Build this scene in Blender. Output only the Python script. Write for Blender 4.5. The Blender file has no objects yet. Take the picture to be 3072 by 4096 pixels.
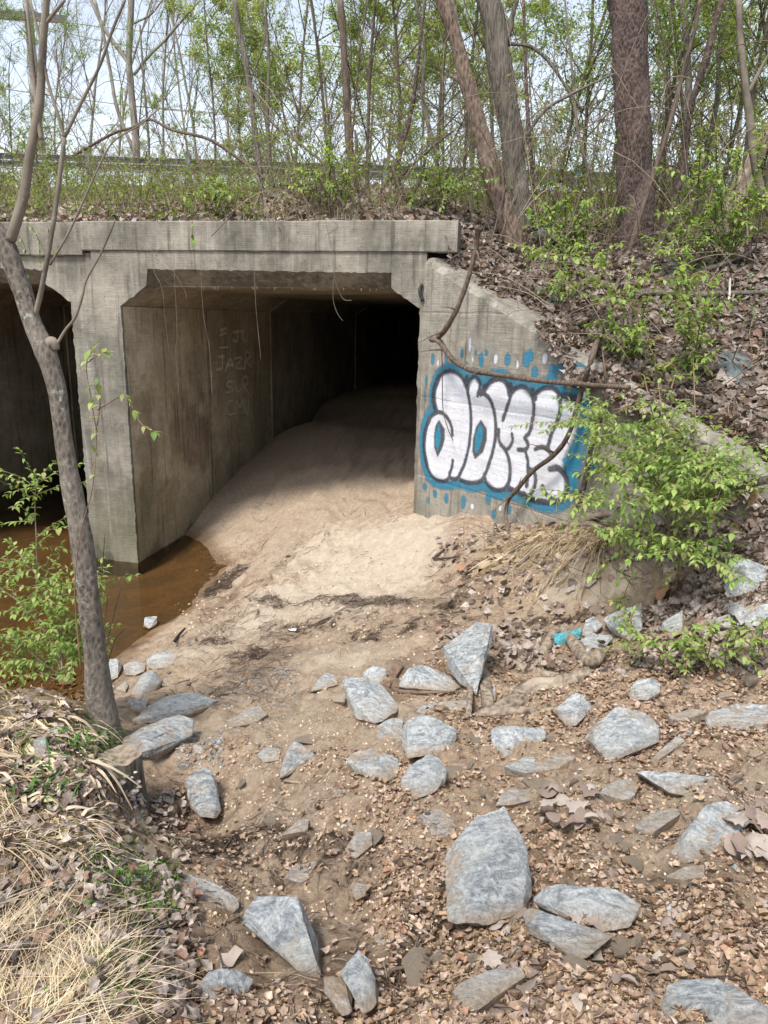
import bpy, bmesh, math, random
import numpy as np
from mathutils import Matrix, Vector
SC = bpy.context.scene
COL = SC.collection
random.seed(7); RNG = np.random.default_rng(11)
# ------------------------------------------------------------------ camera
IW, IH, FOC = 3072.0, 4096.0, 2923.6
EYE = np.array([0, 0, 2.68])
def _basis(p, y, r):
    p, y, r = map(math.radians, (p, y, r))
    fw = np.array([-math.sin(y)*math.cos(p), math.cos(y)*math.cos(p), -math.sin(p)])
    rt = np.array([math.cos(y), math.sin(y), 0]); up = np.cross(rt, fw)
    return rt*math.cos(r)+up*math.sin(r), up*math.cos(r)-rt*math.sin(r), fw
RT, UP, FW = _basis(14.86, 11.04, 1.30)
cam = bpy.data.objects.new('camera', bpy.data.cameras.new('camera')); COL.objects.link(cam)
cam.matrix_world = Matrix([[RT[i], UP[i], -FW[i], EYE[i]] for i in range(3)]+[[0, 0, 0, 1]])
cam.data.sensor_fit = 'VERTICAL'; cam.data.sensor_height = 36; cam.data.lens = FOC/IH*36
cam.data.clip_start = .05; cam.data.clip_end = 2000
SC.camera = cam
# ------------------------------------------------------------------ light
SUN_EL, SUN_AZ = math.radians(58), math.radians(200)     # azimuth clockwise from +Y
w = bpy.data.worlds.new('World'); SC.world = w; w.use_nodes = True
nt = w.node_tree; bg = nt.nodes['Background']
sky = nt.nodes.new('ShaderNodeTexSky'); sky.sky_type = 'NISHITA'; sky.sun_disc = False
sky.sun_elevation = SUN_EL; sky.sun_rotation = SUN_AZ; sky.dust_density = 1.6; sky.air_density = 1.5
bw = nt.nodes.new('ShaderNodeRGBToBW'); mx = nt.nodes.new('ShaderNodeMixRGB'); mx.inputs[0].default_value = .72
tn = nt.nodes.new('ShaderNodeMixRGB'); tn.blend_type = 'MULTIPLY'; tn.inputs[0].default_value = 1; tn.inputs[2].default_value = (.93, .98, 1.06, 1)
nt.links.new(sky.outputs[0], bw.inputs[0]); nt.links.new(sky.outputs[0], mx.inputs[1]); nt.links.new(bw.outputs[0], mx.inputs[2])
nt.links.new(mx.outputs[0], tn.inputs[1]); nt.links.new(tn.outputs[0], bg.inputs[0]); bg.inputs[1].default_value = .13
sun = bpy.data.objects.new('sun', bpy.data.lights.new('sun', 'SUN')); COL.objects.link(sun)
sun.data.energy = 2.2; sun.data.angle = math.radians(12); sun.data.color = (1, .95, .87)
sd = Vector((math.sin(SUN_AZ)*math.cos(SUN_EL), math.cos(SUN_AZ)*math.cos(SUN_EL), math.sin(SUN_EL)))
sun.rotation_euler = sd.to_track_quat('Z', 'Y').to_euler()
SC.view_settings.view_transform = 'Standard'; SC.view_settings.look = 'None'
SC.view_settings.gamma = 1; SC.view_settings.use_curve_mapping = False
SC.view_settings.exposure = 1.2
# ------------------------------------------------------------------ pixel helpers (photo pixel -> place in the world)
def rays(px, py):
    px = np.atleast_1d(np.asarray(px, float)); py = np.atleast_1d(np.asarray(py, float))
    return FW+RT*((px-IW/2)/FOC)[:, None]-UP*((py-IH/2)/FOC)[:, None]
def at_plane(px, py, p0, n):
    d = rays(px, py); n = np.asarray(n, float); t = ((np.asarray(p0)-EYE)@n)/(d@n)
    return EYE+d*t[:, None]
def at_y(px, py, Y): return at_plane(px, py, (0, Y, 0), (0, 1, 0))
def at_z(px, py, z): return at_plane(px, py, (0, 0, z), (0, 0, 1))
WA = math.radians(46); WD = np.array([math.cos(WA), -math.sin(WA), 0]); WN = np.array([math.sin(WA), math.cos(WA), 0])  # wing dir, normal away from viewer
W0 = np.array([-1.04, 7.0, 0])
def at_wing(px, py, off=0): return at_plane(px, py, W0-WN*off, WN)
def project(P):
    d = np.asarray(P)-EYE; z = d@FW
    return IW/2+FOC*(d@RT)/z, IH/2-FOC*(d@UP)/z
ZK = 1.08008
REG = dict(A=(0, 0), B=(1536, 0), C=(0, 850), D=(1536, 850), E=(0, 2300), F=(1536, 2300), G=(0, 3100), H=(1536, 3100))
def rg(r, pts):
    o = REG[r]; return [(o[0]+p[0]/ZK, o[1]+p[1]/ZK)+tuple(p[2:]) for p in pts]
def dp(pts): return [(p[0]*1.8517, p[1]*1.8517)+tuple(p[2:]) for p in pts]
# ------------------------------------------------------------------ noise
def _h(ix, iy, s):
    n = (ix.astype(np.int64)*374761393+iy.astype(np.int64)*668265263+s*974711) & 0x7fffffff
    n = ((n ^ (n >> 13))*1274126177) & 0x7fffffff
    return ((n ^ (n >> 16)) & 0xffff)/65535.0
def vnoise(x, y, s=0):
    x = np.asarray(x, float); y = np.asarray(y, float)
    ix, iy = np.floor(x), np.floor(y); fx, fy = x-ix, y-iy
    fx = fx*fx*(3-2*fx); fy = fy*fy*(3-2*fy)
    a, b, c, d = _h(ix, iy, s), _h(ix+1, iy, s), _h(ix, iy+1, s), _h(ix+1, iy+1, s)
    return (a*(1-fx)+b*fx)*(1-fy)+(c*(1-fx)+d*fx)*fy-.5
def fbm(x, y, o=4, s=0):
    r = 0; a = 1
    for i in range(o): r = r+a*vnoise(x*2**i, y*2**i, s+i*17); a *= .5
    return r
def sstep(a, b, x): t = np.clip((x-a)/(b-a), 0, 1); return t*t*(3-2*t)
# ------------------------------------------------------------------ object helpers
def setp(o, label=None, cat=None, group=None, kind=None):
    if label: o['label'] = label
    if cat: o['category'] = cat
    if group: o['group'] = group
    if kind: o['kind'] = kind
    return o
def empty(name, loc, label=None, cat=None, group=None):
    o = bpy.data.objects.new(name, None); COL.objects.link(o); o.location = loc; o.empty_display_size = .1
    return setp(o, label, cat, group)
def np_mesh(name, V, F, col=None, smooth=True, attrs=None):
    V = np.ascontiguousarray(V, dtype=np.float32); F = np.ascontiguousarray(F, dtype=np.int32)
    me = bpy.data.meshes.new(name); me.vertices.add(len(V)); me.vertices.foreach_set('co', V.ravel())
    k = F.shape[1]; me.loops.add(F.size); me.loops.foreach_set('vertex_index', F.ravel())
    me.polygons.add(len(F)); me.polygons.foreach_set('loop_start', np.arange(0, F.size, k, dtype=np.int32))
    me.polygons.foreach_set('loop_total', np.full(len(F), k, dtype=np.int32))
    me.polygons.foreach_set('use_smooth', np.full(len(F), smooth))
    me.update(calc_edges=True)
    A = dict(attrs or {})
    if col is not None: A['col'] = col
    for n, a in A.items():
        a = np.asarray(a, dtype=np.float32)
        if a.ndim == 1:
            at = me.attributes.new(n, 'FLOAT', 'POINT'); at.data.foreach_set('value', a)
        else:
            if a.shape[1] == 3: a = np.hstack([a, np.ones((len(a), 1), np.float32)])
            at = me.attributes.new(n, 'FLOAT_COLOR', 'POINT'); at.data.foreach_set('color', a.ravel())
    me.validate()
    return me
def link(name, me, mat=None, parent=None):
    o = bpy.data.objects.new(name, me); COL.objects.link(o)
    if mat and not me.materials: me.materials.append(mat)
    if parent is not None:
        o.parent = parent
        if parent.type == 'EMPTY' and parent.parent is None: o.matrix_parent_inverse = Matrix.Translation(-Vector(parent.location))
    return o
def add(name, V, F, mat, parent=None, col=None, smooth=True, attrs=None):
    return link(name, np_mesh(name, V, F, col, smooth, attrs), mat, parent)
def quad2tri(F): F = np.asarray(F); return np.vstack([F[:, [0, 1, 2]], F[:, [0, 2, 3]]])
def join(parts):
    Vs, Fs, Cs, n = [], [], [], 0
    for p in parts:
        V, F, C = (p+(None,))[:3]
        if F.shape[1] == 4: F = quad2tri(F)
        Vs.append(V); Fs.append(F+n); n += len(V)
        Cs.append(C if C is not None else np.ones((len(V), 3)))
    return np.vstack(Vs), np.vstack(Fs), np.vstack(Cs)
def grid_faces(nu, nv):
    i = np.arange(nu-1)[:, None]*nv+np.arange(nv-1)[None, :]; i = i.ravel()
    return np.stack([i, i+nv, i+nv+1, i+1], 1)
def smooth_path(P, step=None, n=None):
    P = np.asarray(P, float); m = len(P)
    if m < 3:
        n = n or 4; t = np.linspace(0, 1, n)[:, None]; return P[0]*(1-t)+P[-1]*t
    Q = np.vstack([2*P[0]-P[1], P, 2*P[-1]-P[-2]]); out = []
    k = n or 5
    for i in range(m-1):
        p0, p1, p2, p3 = Q[i], Q[i+1], Q[i+2], Q[i+3]
        for t in np.arange(k)/k:
            out.append(.5*((2*p1)+(-p0+p2)*t+(2*p0-5*p1+4*p2-p3)*t*t+(-p0+3*p1-3*p2+p3)*t**3))
    out.append(P[-1]); return np.array(out)
def tube(P, R, k=6, rough=0, seed=0, cap=True):
    P = np.asarray(P, float); n = len(P); R = np.broadcast_to(np.asarray(R, float), (n,))
    T = np.gradient(P, axis=0); T /= np.linalg.norm(T, axis=1)[:, None]+1e-9
    ref = np.array([0, 0, 1.]) if abs(T[:, 2]).mean() < .8 else np.array([1., 0, 0])
    U = np.cross(T, ref); U /= np.linalg.norm(U, axis=1)[:, None]+1e-9; Wv = np.cross(T, U)
    a = np.arange(k)/k*2*math.pi
    RR = np.repeat(R[:, None], k, 1)
    if rough:
        s = np.concatenate([[0], np.cumsum(np.linalg.norm(np.diff(P, axis=0), axis=1))])
        RR = RR*(1+rough*(fbm(np.cos(a)[None, :]*1.7+seed*7.3+s[:, None]*2.1, np.sin(a)[None, :]*1.7+s[:, None]*6+seed, 3, seed)))
    V = P[:, None, :]+RR[:, :, None]*(U[:, None, :]*np.cos(a)[None, :, None]+Wv[:, None, :]*np.sin(a)[None, :, None])
    V = V.reshape(-1, 3); j = np.arange(k); F = []
    for i in range(n-1):
        F.append(np.stack([i*k+j, i*k+(j+1) % k, (i+1)*k+(j+1) % k, (i+1)*k+j], 1))
    F = quad2tri(np.vstack(F))
    if cap:
        V = np.vstack([V, P[0], P[-1]]); b = n*k
        F = np.vstack([F, np.stack([(j+1) % k, j, np.full(k, b)], 1), np.stack([(n-1)*k+j, (n-1)*k+(j+1) % k, np.full(k, b+1)], 1)])
    return V, F
def scat(temps, pos, Rm, sc, col=None):
    """instances of template (V,F) joined: returns V,F,C"""
    pos = np.asarray(pos); n = len(pos); sc = np.asarray(sc, float)
    if sc.ndim == 1: sc = np.repeat(sc[:, None], 3, 1)
    which = RNG.integers(0, len(temps), n); parts = []
    for t, (V, F) in enumerate(temps):
        m = which == t; k = m.sum()
        if not k: continue
        VV = np.einsum('nij,nvj->nvi', Rm[m], V[None]*sc[m][:, None, :])+pos[m][:, None, :]
        FF = (F[None]+(np.arange(k)*len(V))[:, None, None]).reshape(-1, F.shape[1])
        CC = None if col is None else np.repeat(col[m][:, None, :], len(V), 1).reshape(-1, 3)
        parts.append((VV.reshape(-1, 3), FF, CC))
    return join(parts)
def frames(N, yaw=None):
    N = np.asarray(N, float); N = N/(np.linalg.norm(N, axis=1)[:, None]+1e-9); n = len(N)
    yaw = RNG.uniform(0, 2*math.pi, n) if yaw is None else yaw
    r = np.stack([np.cos(yaw), np.sin(yaw), np.zeros(n)], 1)
    X = r-N*(r*N).sum(1)[:, None]; X /= np.linalg.norm(X, axis=1)[:, None]+1e-9
    return np.stack([X, np.cross(N, X), N], 2)
def dirframes(Dr, roll=0):
    """x axis along Dr, z as up as possible"""
    Dr = np.asarray(Dr, float); Dr = Dr/(np.linalg.norm(Dr, axis=1)[:, None]+1e-9)
    Y = np.cross(np.array([0, 0, 1.]), Dr); Y /= np.linalg.norm(Y, axis=1)[:, None]+1e-6; Z = np.cross(Dr, Y)
    return np.stack([Dr, Y, Z], 2)
def tint(base, n, v=.2, h=.06):
    b = np.asarray(base, float); m = 1+RNG.uniform(-v, v, (n, 1)); return np.clip(b*m*(1+RNG.uniform(-h, h, (n, 3))), .003, 1)
def mixpal(pal, n, v=.15):
    pal = np.asarray(pal, float); c = pal[RNG.integers(0, len(pal), n)]
    return np.clip(c*(1+RNG.uniform(-v, v, (n, 1))), .003, 1)
# ------------------------------------------------------------------ materials
class NT:
    def __init__(s, name, rough=.85):
        s.m = bpy.data.materials.new(name); s.m.use_nodes = True; s.t = s.m.node_tree; s.b = s.t.nodes['Principled BSDF']
        s.b.inputs['Roughness'].default_value = rough; s.b.inputs['Specular IOR Level'].default_value = .25
        s.tc = s.n('ShaderNodeTexCoord')
    def n(s, t, **k):
        x = s.t.nodes.new(t)
        for a, v in k.items(): setattr(x, a, v)
        return x
    def l(s, a, b): s.t.links.new(a, b)
    def setin(s, sock, v):
        if hasattr(v, 'is_output') or isinstance(v, bpy.types.NodeSocket): s.l(v, sock)
        else: sock.default_value = v if not isinstance(v, tuple) or len(v) != 3 or sock.type == 'VECTOR' else v+(1,)
    def coord(s, scale=(1, 1, 1), src='Object'):
        mp = s.n('ShaderNodeMapping'); s.l(s.tc.outputs[src], mp.inputs[0]); mp.inputs['Scale'].default_value = scale; return mp.outputs[0]
    def noise(s, sc, det=6, rough=.6, vec=None, dist=0):
        x = s.n('ShaderNodeTexNoise'); x.inputs['Scale'].default_value = sc; x.inputs['Detail'].default_value = det
        x.inputs['Roughness'].default_value = rough; x.inputs['Distortion'].default_value = dist
        s.l(vec or s.tc.outputs['Object'], x.inputs['Vector']); return x.outputs['Fac']
    def voro(s, sc, vec=None, feat='F1', out='Distance'):
        x = s.n('ShaderNodeTexVoronoi'); x.feature = feat; x.inputs['Scale'].default_value = sc
        s.l(vec or s.tc.outputs['Object'], x.inputs['Vector']); return x.outputs[out]
    def ramp(s, f, a, b, c0=0, c1=1):
        x = s.n('ShaderNodeMapRange'); x.interpolation_type = 'SMOOTHSTEP'
        s.l(f, x.inputs[0]); x.inputs[1].default_value = a; x.inputs[2].default_value = b; x.inputs[3].default_value = c0; x.inputs[4].default_value = c1
        return x.outputs[0]
    def mix(s, f, a, b, mode='MIX'):
        x = s.n('ShaderNodeMixRGB'); x.blend_type = mode; s.setin(x.inputs[0], f); s.setin(x.inputs[1], a); s.setin(x.inputs[2], b); return x.outputs[0]
    def math(s, op, a, b=0.):
        x = s.n('ShaderNodeMath'); x.operation = op; s.setin(x.inputs[0], a); s.setin(x.inputs[1], b); return x.outputs[0]
    def attr(s, n, out='Fac'):
        x = s.n('ShaderNodeAttribute'); x.attribute_name = n; return x.outputs[out]
    def bump(s, h, st=.5, d=.02):
        x = s.n('ShaderNodeBump'); x.inputs['Strength'].default_value = st; x.inputs['Distance'].default_value = d; s.l(h, x.inputs['Height']); s.l(x.outputs[0], s.b.inputs['Normal'])
    def out(s, c): s.l(c, s.b.inputs['Base Color']); return s.m
def m_concrete(name, paint=False, base=(.30, .285, .25), dark=(.13, .122, .105)):
    s = NT(name, .9)
    n1 = s.noise(1.6, 8, .65); n2 = s.noise(14, 8, .7)
    st = s.noise(5, 6, .6, s.coord((3.2, 3.2, .22)))
    bd = s.noise(6, 5, .7, s.coord((.5, .5, 22)))
    c = s.mix(s.ramp(n1, .35, .68), dark, base)
    c = s.mix(s.ramp(st, .5, .72, 0, .65), c, (.40, .385, .35))
    c = s.mix(s.ramp(st, .46, .3, 0, .7), c, (.075, .07, .062))
    c = s.mix(.35, c, s.mix(s.ramp(n2, .3, .7), (.12, .115, .1), (.5, .48, .44)), 'OVERLAY')
    c = s.mix(s.math('MULTIPLY', s.ramp(bd, .4, .6, .3, 0), s.ramp(s.noise(1.1, 3), .4, .6)), c, (.1, .095, .085))
    pits = s.ramp(s.voro(38), .1, .2, 1, 0); pm = s.ramp(s.noise(9, 2), .55, .62)
    pit = s.math('MULTIPLY', pits, pm)
    c = s.mix(pit, c, (.04, .037, .033))
    wt = s.n('ShaderNodeSeparateXYZ'); geo = s.n('ShaderNodeNewGeometry'); s.l(geo.outputs['Position'], wt.inputs[0])
    zz = s.math('ADD', wt.outputs[2], s.math('MULTIPLY', n1, .9))
    c = s.mix(s.ramp(zz, 1.7, .55, 0, .55), c, (.12, .115, .06))        # algae and silt near the water
    c = s.mix(s.ramp(zz, .56, .44, 0, .6), c, (.05, .045, .035))
    if paint:
        a = s.n('ShaderNodeAttribute'); a.attribute_name = 'paint'
        worn = s.math('MULTIPLY', s.ramp(s.noise(45, 8, .8), .3, .5, .5, 1), s.ramp(s.noise(4, 6, .7), .3, .5, .8, 1))
        c = s.mix(s.math('MULTIPLY', a.outputs['Alpha'], worn), c, a.outputs['Color'])
    h = s.math('ADD', s.math('MULTIPLY', n2, .6), s.math('MULTIPLY', bd, .5)); h = s.math('SUBTRACT', h, s.math('MULTIPLY', pit, .5))
    s.bump(h, .7, .02); return s.out(c)
def m_attr(name, rough=.8, bumps=None, trans=0, spec=.25, noise_mul=None):
    """colour from the per-piece attribute 'col'"""
    s = NT(name, rough); s.b.inputs['Specular IOR Level'].default_value = spec
    c = s.attr('col', 'Color')
    if noise_mul: c = s.mix(1., c, s.mix(s.ramp(s.noise(noise_mul, 5, .7), .3, .7), (.6, .6, .6), (1.35, 1.35, 1.35)), 'MULTIPLY')
    if bumps: s.bump(s.noise(bumps, 5, .7), .6, .01)
    if trans:
        t = s.n('ShaderNodeBsdfTranslucent'); s.l(s.mix(1., c, (1.25, 1.3, .6), 'MULTIPLY'), t.inputs[0]); m = s.n('ShaderNodeMixShader'); m.inputs[0].default_value = trans
        s.l(s.b.outputs[0], m.inputs[1]); s.l(t.outputs[0], m.inputs[2]); s.l(m.outputs[0], s.t.nodes['Material Output'].inputs[0])
    return s.out(c)
def m_bark(name, c1, c2, plate=22, stretch=.35, lichen=0, depth=.02, wave=False):
    s = NT(name, .92); v = s.coord((1, 1, stretch))
    vd = s.voro(plate, v); n = s.noise(plate*1.4, 7, .75, v, .4); big = s.noise(2.5, 4)
    f = s.math('ADD', s.math('MULTIPLY', vd, .6), s.math('MULTIPLY', n, .8))
    c = s.mix(s.ramp(f, .35, .95), c1, c2); c = s.mix(s.ramp(big, .4, .65, 0, .35), c, tuple(x*1.5 for x in c2))
    if lichen:
        li = s.math('MULTIPLY', s.ramp(s.noise(34, 6, .75), .55, .62), s.ramp(s.noise(3.5, 4), .48, .62)); c = s.mix(s.math('MULTIPLY', li, lichen), c, (.42, .45, .40))
    s.bump(f, 1., depth); return s.out(c)
def m_rock():
    s = NT('grey_schist', .8); s.b.inputs['Specular IOR Level'].default_value = .35
    oi = s.n('ShaderNodeObjectInfo')
    vm = s.n('ShaderNodeVectorMath'); vm.operation = 'ADD'; s.l(s.tc.outputs['Object'], vm.inputs[0])
    mm = s.n('ShaderNodeVectorMath'); mm.operation = 'SCALE'; s.l(oi.outputs['Random'], mm.inputs[3]); mm.inputs[0].default_value = (17, 9, 23); s.l(mm.outputs[0], vm.inputs[1])
    rot = s.n('ShaderNodeVectorRotate'); rot.rotation_type = 'AXIS_ANGLE'; rot.inputs['Axis'].default_value = (.6, .5, .6)
    s.l(vm.outputs[0], rot.inputs['Vector']); s.l(s.math('MULTIPLY', oi.outputs['Random'], 3.), rot.inputs['Angle'])
    mp = s.n('ShaderNodeMapping'); s.l(rot.outputs[0], mp.inputs[0]); mp.inputs['Scale'].default_value = (1, 1, 2.8)
    gr = s.noise(8, 10, .8, mp.outputs[0], 2.2); fn = s.noise(70, 6, .8, vm.outputs[0]); big = s.noise(3, 4, .6, vm.outputs[0])
    c = s.mix(s.ramp(gr, .38, .62), (.25, .275, .30), (.70, .71, .69))
    c = s.mix(s.ramp(big, .45, .7, 0, .6), c, (.58, .57, .52))
    c = s.mix(s.ramp(s.noise(16, 8, .8, mp.outputs[0], 1.), .56, .68, 0, .6), c, (.10, .115, .13))
    c = s.mix(.45, c, s.mix(s.ramp(fn, .35, .65), (.22, .22, .22), (.95, .95, .95)), 'OVERLAY')
    vein = s.math('MULTIPLY', s.ramp(s.math('ABSOLUTE', s.math('SUBTRACT', s.noise(3.5, 3, .5, mp.outputs[0], .3), .5)), .0, .012, .55, 0), s.ramp(big, .5, .56))
    c = s.mix(vein, c, (.55, .57, .56))
    geo = s.n('ShaderNodeNewGeometry'); sp = s.n('ShaderNodeSeparateXYZ'); s.l(geo.outputs['Normal'], sp.inputs[0])
    dust = s.math('MULTIPLY', s.ramp(s.noise(5, 10, .78, vm.outputs[0]), .51, .6), s.ramp(sp.outputs[2], -.1, .6, .2, .8))
    low = s.attr('low'); dust = s.math('MULTIPLY', dust, s.ramp(oi.outputs['Random'], 0, 1, .5, 1.3)); dust = s.math('MAXIMUM', dust, s.math('MULTIPLY', low, s.ramp(s.noise(14, 5, .7, vm.outputs[0]), .3, .55, .3, 1)))
    c = s.mix(dust, c, s.mix(s.ramp(fn, .3, .7), (.36, .26, .17), (.62, .48, .34)))
    c = s.mix(s.ramp(oi.outputs['Random'], .2, .9, 0, .35), c, (.40, .38, .33)) if False else c
    s.bump(s.math('ADD', s.math('MULTIPLY', gr, 1.2), s.math('MULTIPLY', fn, .5)), 1., .03); return s.out(c)
def m_ground():
    s = NT('soil_and_sand', .95); s.b.inputs['Specular IOR Level'].default_value = .12
    fine = s.noise(160, 6, .8); mid = s.noise(28, 8, .75); big = s.noise(5, 6, .6)
    soil = s.mix(s.ramp(mid, .32, .68), (.30, .205, .14), (.68, .51, .36)); soil = s.mix(s.ramp(big, .42, .68, 0, .65), soil, (.70, .55, .40)); soil = s.mix(s.ramp(s.noise(2.2, 5), .52, .66, 0, .5), soil, (.16, .105, .07))
    sand = s.mix(s.ramp(mid, .3, .7), (.44, .335, .24), (.68, .54, .40)); sand = s.mix(s.ramp(s.math('ADD', s.attr('pale'), s.math('MULTIPLY', s.math('SUBTRACT', s.noise(6, 8, .75, None, .6), .5), 1.6)), .3, .75), sand, s.mix(s.ramp(mid, .3, .7), (.66, .52, .385), (.82, .70, .55))); sand = s.mix(s.ramp(fine, .52, .7, 0, .5), sand, (.25, .17, .11))
    mud = s.mix(s.ramp(mid, .35, .65), (.035, .025, .019), (.15, .105, .075))
    a = s.math('ADD', s.attr('sand'), s.math('MULTIPLY', s.math('SUBTRACT', mid, .5), .9)); c = s.mix(s.ramp(a, .35, .62), soil, sand)
    b = s.math('ADD', s.math('MULTIPLY', s.attr('mud'), .9), s.math('MULTIPLY', s.math('SUBTRACT', s.noise(8, 10, .8, None, .8), .5), 2.6)); c = s.mix(s.ramp(b, .38, .75), c, mud)
    c = s.mix(s.ramp(fine, .3, .75, .35, 0), c, (.03, .02, .015))
    g = s.math('MULTIPLY', s.attr('moss'), s.ramp(mid, .45, .6)); c = s.mix(g, c, (.07, .11, .02))
    c = s.mix(s.attr('wet'), c, s.mix(1., c, s.mix(s.ramp(s.noise(2.4, 5, .6, None, 1.), .4, .6), (.40, .36, .30), (.60, .47, .32)), 'MULTIPLY'))
    s.bump(s.math('ADD', s.math('MULTIPLY', mid, 1.), s.math('MULTIPLY', fine, .55)), 1., .03); return s.out(c)
def m_water():
    s = NT('shallow_water', .04); s.b.inputs['Specular IOR Level'].default_value = .5
    g = s.n('ShaderNodeBsdfTransparent'); g.inputs[0].default_value = (.70, .62, .48, 1)
    gl = s.n('ShaderNodeBsdfGlossy'); gl.inputs['Roughness'].default_value = .03
    fr = s.n('ShaderNodeFresnel'); fr.inputs[0].default_value = 1.33
    m = s.n('ShaderNodeMixShader'); s.l(fr.outputs[0], m.inputs[0]); s.l(g.outputs[0], m.inputs[1]); s.l(gl.outputs[0], m.inputs[2])
    bp = s.n('ShaderNodeBump'); bp.inputs['Strength'].default_value = .25; bp.inputs['Distance'].default_value = .01
    s.l(s.noise(9, 4, .6, s.coord((1, .5, 1))), bp.inputs['Height']); s.l(bp.outputs[0], gl.inputs['Normal']); s.l(bp.outputs[0], fr.inputs['Normal'])
    s.l(m.outputs[0], s.t.nodes['Material Output'].inputs[0]); return s.m
def m_flat(name, c, c2=None, sc=20, rough=.8, metal=0, bump=0):
    s = NT(name, rough); s.b.inputs['Metallic'].default_value = metal
    c2 = c2 or tuple(x*.6 for x in c); n = s.noise(sc, 6, .7)
    if bump: s.bump(n, .6, bump)
    return s.out(s.mix(s.ramp(n, .3, .7), c2, c))
M = dict(conc=m_concrete('weathered_concrete', base=(.35, .318, .265), dark=(.15, .135, .11)), paint=m_concrete('painted_concrete', True, (.38, .35, .295), (.22, .20, .165)),
         inner=m_concrete('silty_concrete', True, (.58, .50, .37), (.38, .32, .22)), barrel=m_concrete('dim_concrete', False, (.44, .37, .275), (.25, .205, .14)),
         ground=m_ground(), rock=m_rock(), water=m_water(),
         leaf=m_attr('spring_leaf', .55, trans=.45, spec=.35), dead=m_attr('dead_leaf', .8, trans=.12, noise_mul=60),
         straw=m_attr('dry_straw', .8, trans=.15), stone=m_attr('gravel_stone', .85, 60, noise_mul=60), clod=m_attr('soil_clod', .95, noise_mul=90),
         twig=m_attr('twig_bark', .9, noise_mul=25), wood=m_bark('driftwood', (.10, .07, .05), (.36, .29, .22), 30, .2),
         bark_lichen=m_bark('lichened_bark', (.06, .05, .042), (.20, .17, .14), 55, .5, .7, .012),
         bark_brown=m_bark('peeling_brown_bark', (.055, .038, .03), (.235, .17, .13), 42, .3, 0, .03),
         bark_grey=m_bark('furrowed_grey_bark', (.055, .047, .038), (.22, .19, .155), 70, .1, 0, .03),
         bark_scaly=m_bark('scaly_purple_brown_bark', (.022, .015, .013), (.155, .11, .095), 46, .5, 0, .03),
         bark_pale=m_bark('smooth_pale_bark', (.075, .06, .048), (.19, .16, .125), 9, .8, .3, .004),
         vine=m_bark('stringy_vine_bark', (.035, .025, .02), (.15, .11, .085), 70, .12, 0, .01),
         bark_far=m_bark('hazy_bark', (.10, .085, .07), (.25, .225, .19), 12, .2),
         metal=m_flat('galvanised_steel', (.22, .24, .26), (.10, .11, .12), 6, .5, .5), white=m_flat('white_print', (.7, .7, .7)),
         teal=m_flat('turquoise_cloth', (.13, .40, .44), (.05, .22, .27), 40, .6, 0, .004), calcite=m_flat('calcite', (.6, .5, .42)),
         pole=m_flat('silvered_pole_wood', (.36, .34, .30), (.22, .2, .18), 9), road=m_flat('asphalt', (.06, .06, .06)),
         fungus=m_flat('bracket_fungus', (.62, .56, .49), (.22, .18, .15), 35, .8))
# ------------------------------------------------------------------ terrain
def tps_fit(P, z, lam=1e-3):
    n = len(P); d = np.linalg.norm(P[:, None]-P[None], axis=2); K = d*d*np.log(d+1e-9)+lam*np.eye(n)
    Q = np.hstack([np.ones((n, 1)), P]); A = np.block([[K, Q], [Q.T, np.zeros((3, 3))]]); s = np.linalg.solve(A, np.concatenate([z, np.zeros(3)]))
    return P, s
class Cache:
    def __init__(s, f, x0, x1, y0, y1, h): s.x0, s.y0, s.h = x0, y0, h; X, Y = np.meshgrid(np.arange(x0, x1+h, h), np.arange(y0, y1+h, h), indexing='ij'); s.Z = tps_raw(f, X, Y)
    def __call__(s, X, Y):
        u = np.clip((X-s.x0)/s.h, 0, s.Z.shape[0]-1.001); v = np.clip((Y-s.y0)/s.h, 0, s.Z.shape[1]-1.001); i = u.astype(int); j = v.astype(int); a = u-i; b = v-j; Z = s.Z
        return (Z[i, j]*(1-a)+Z[i+1, j]*a)*(1-b)+(Z[i, j+1]*(1-a)+Z[i+1, j+1]*a)*b
def tps_eval(f, X, Y): return f(X, Y)
def tps_raw(f, X, Y):
    P, s = f; sh = X.shape; X = X.ravel(); Y = Y.ravel(); r = s[-3]+s[-2]*X+s[-1]*Y
    for i, (a, b) in enumerate(P):
        d2 = (X-a)**2+(Y-b)**2+1e-12; r = r+s[i]*.5*d2*np.log(d2)
    return r.reshape(sh)
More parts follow.
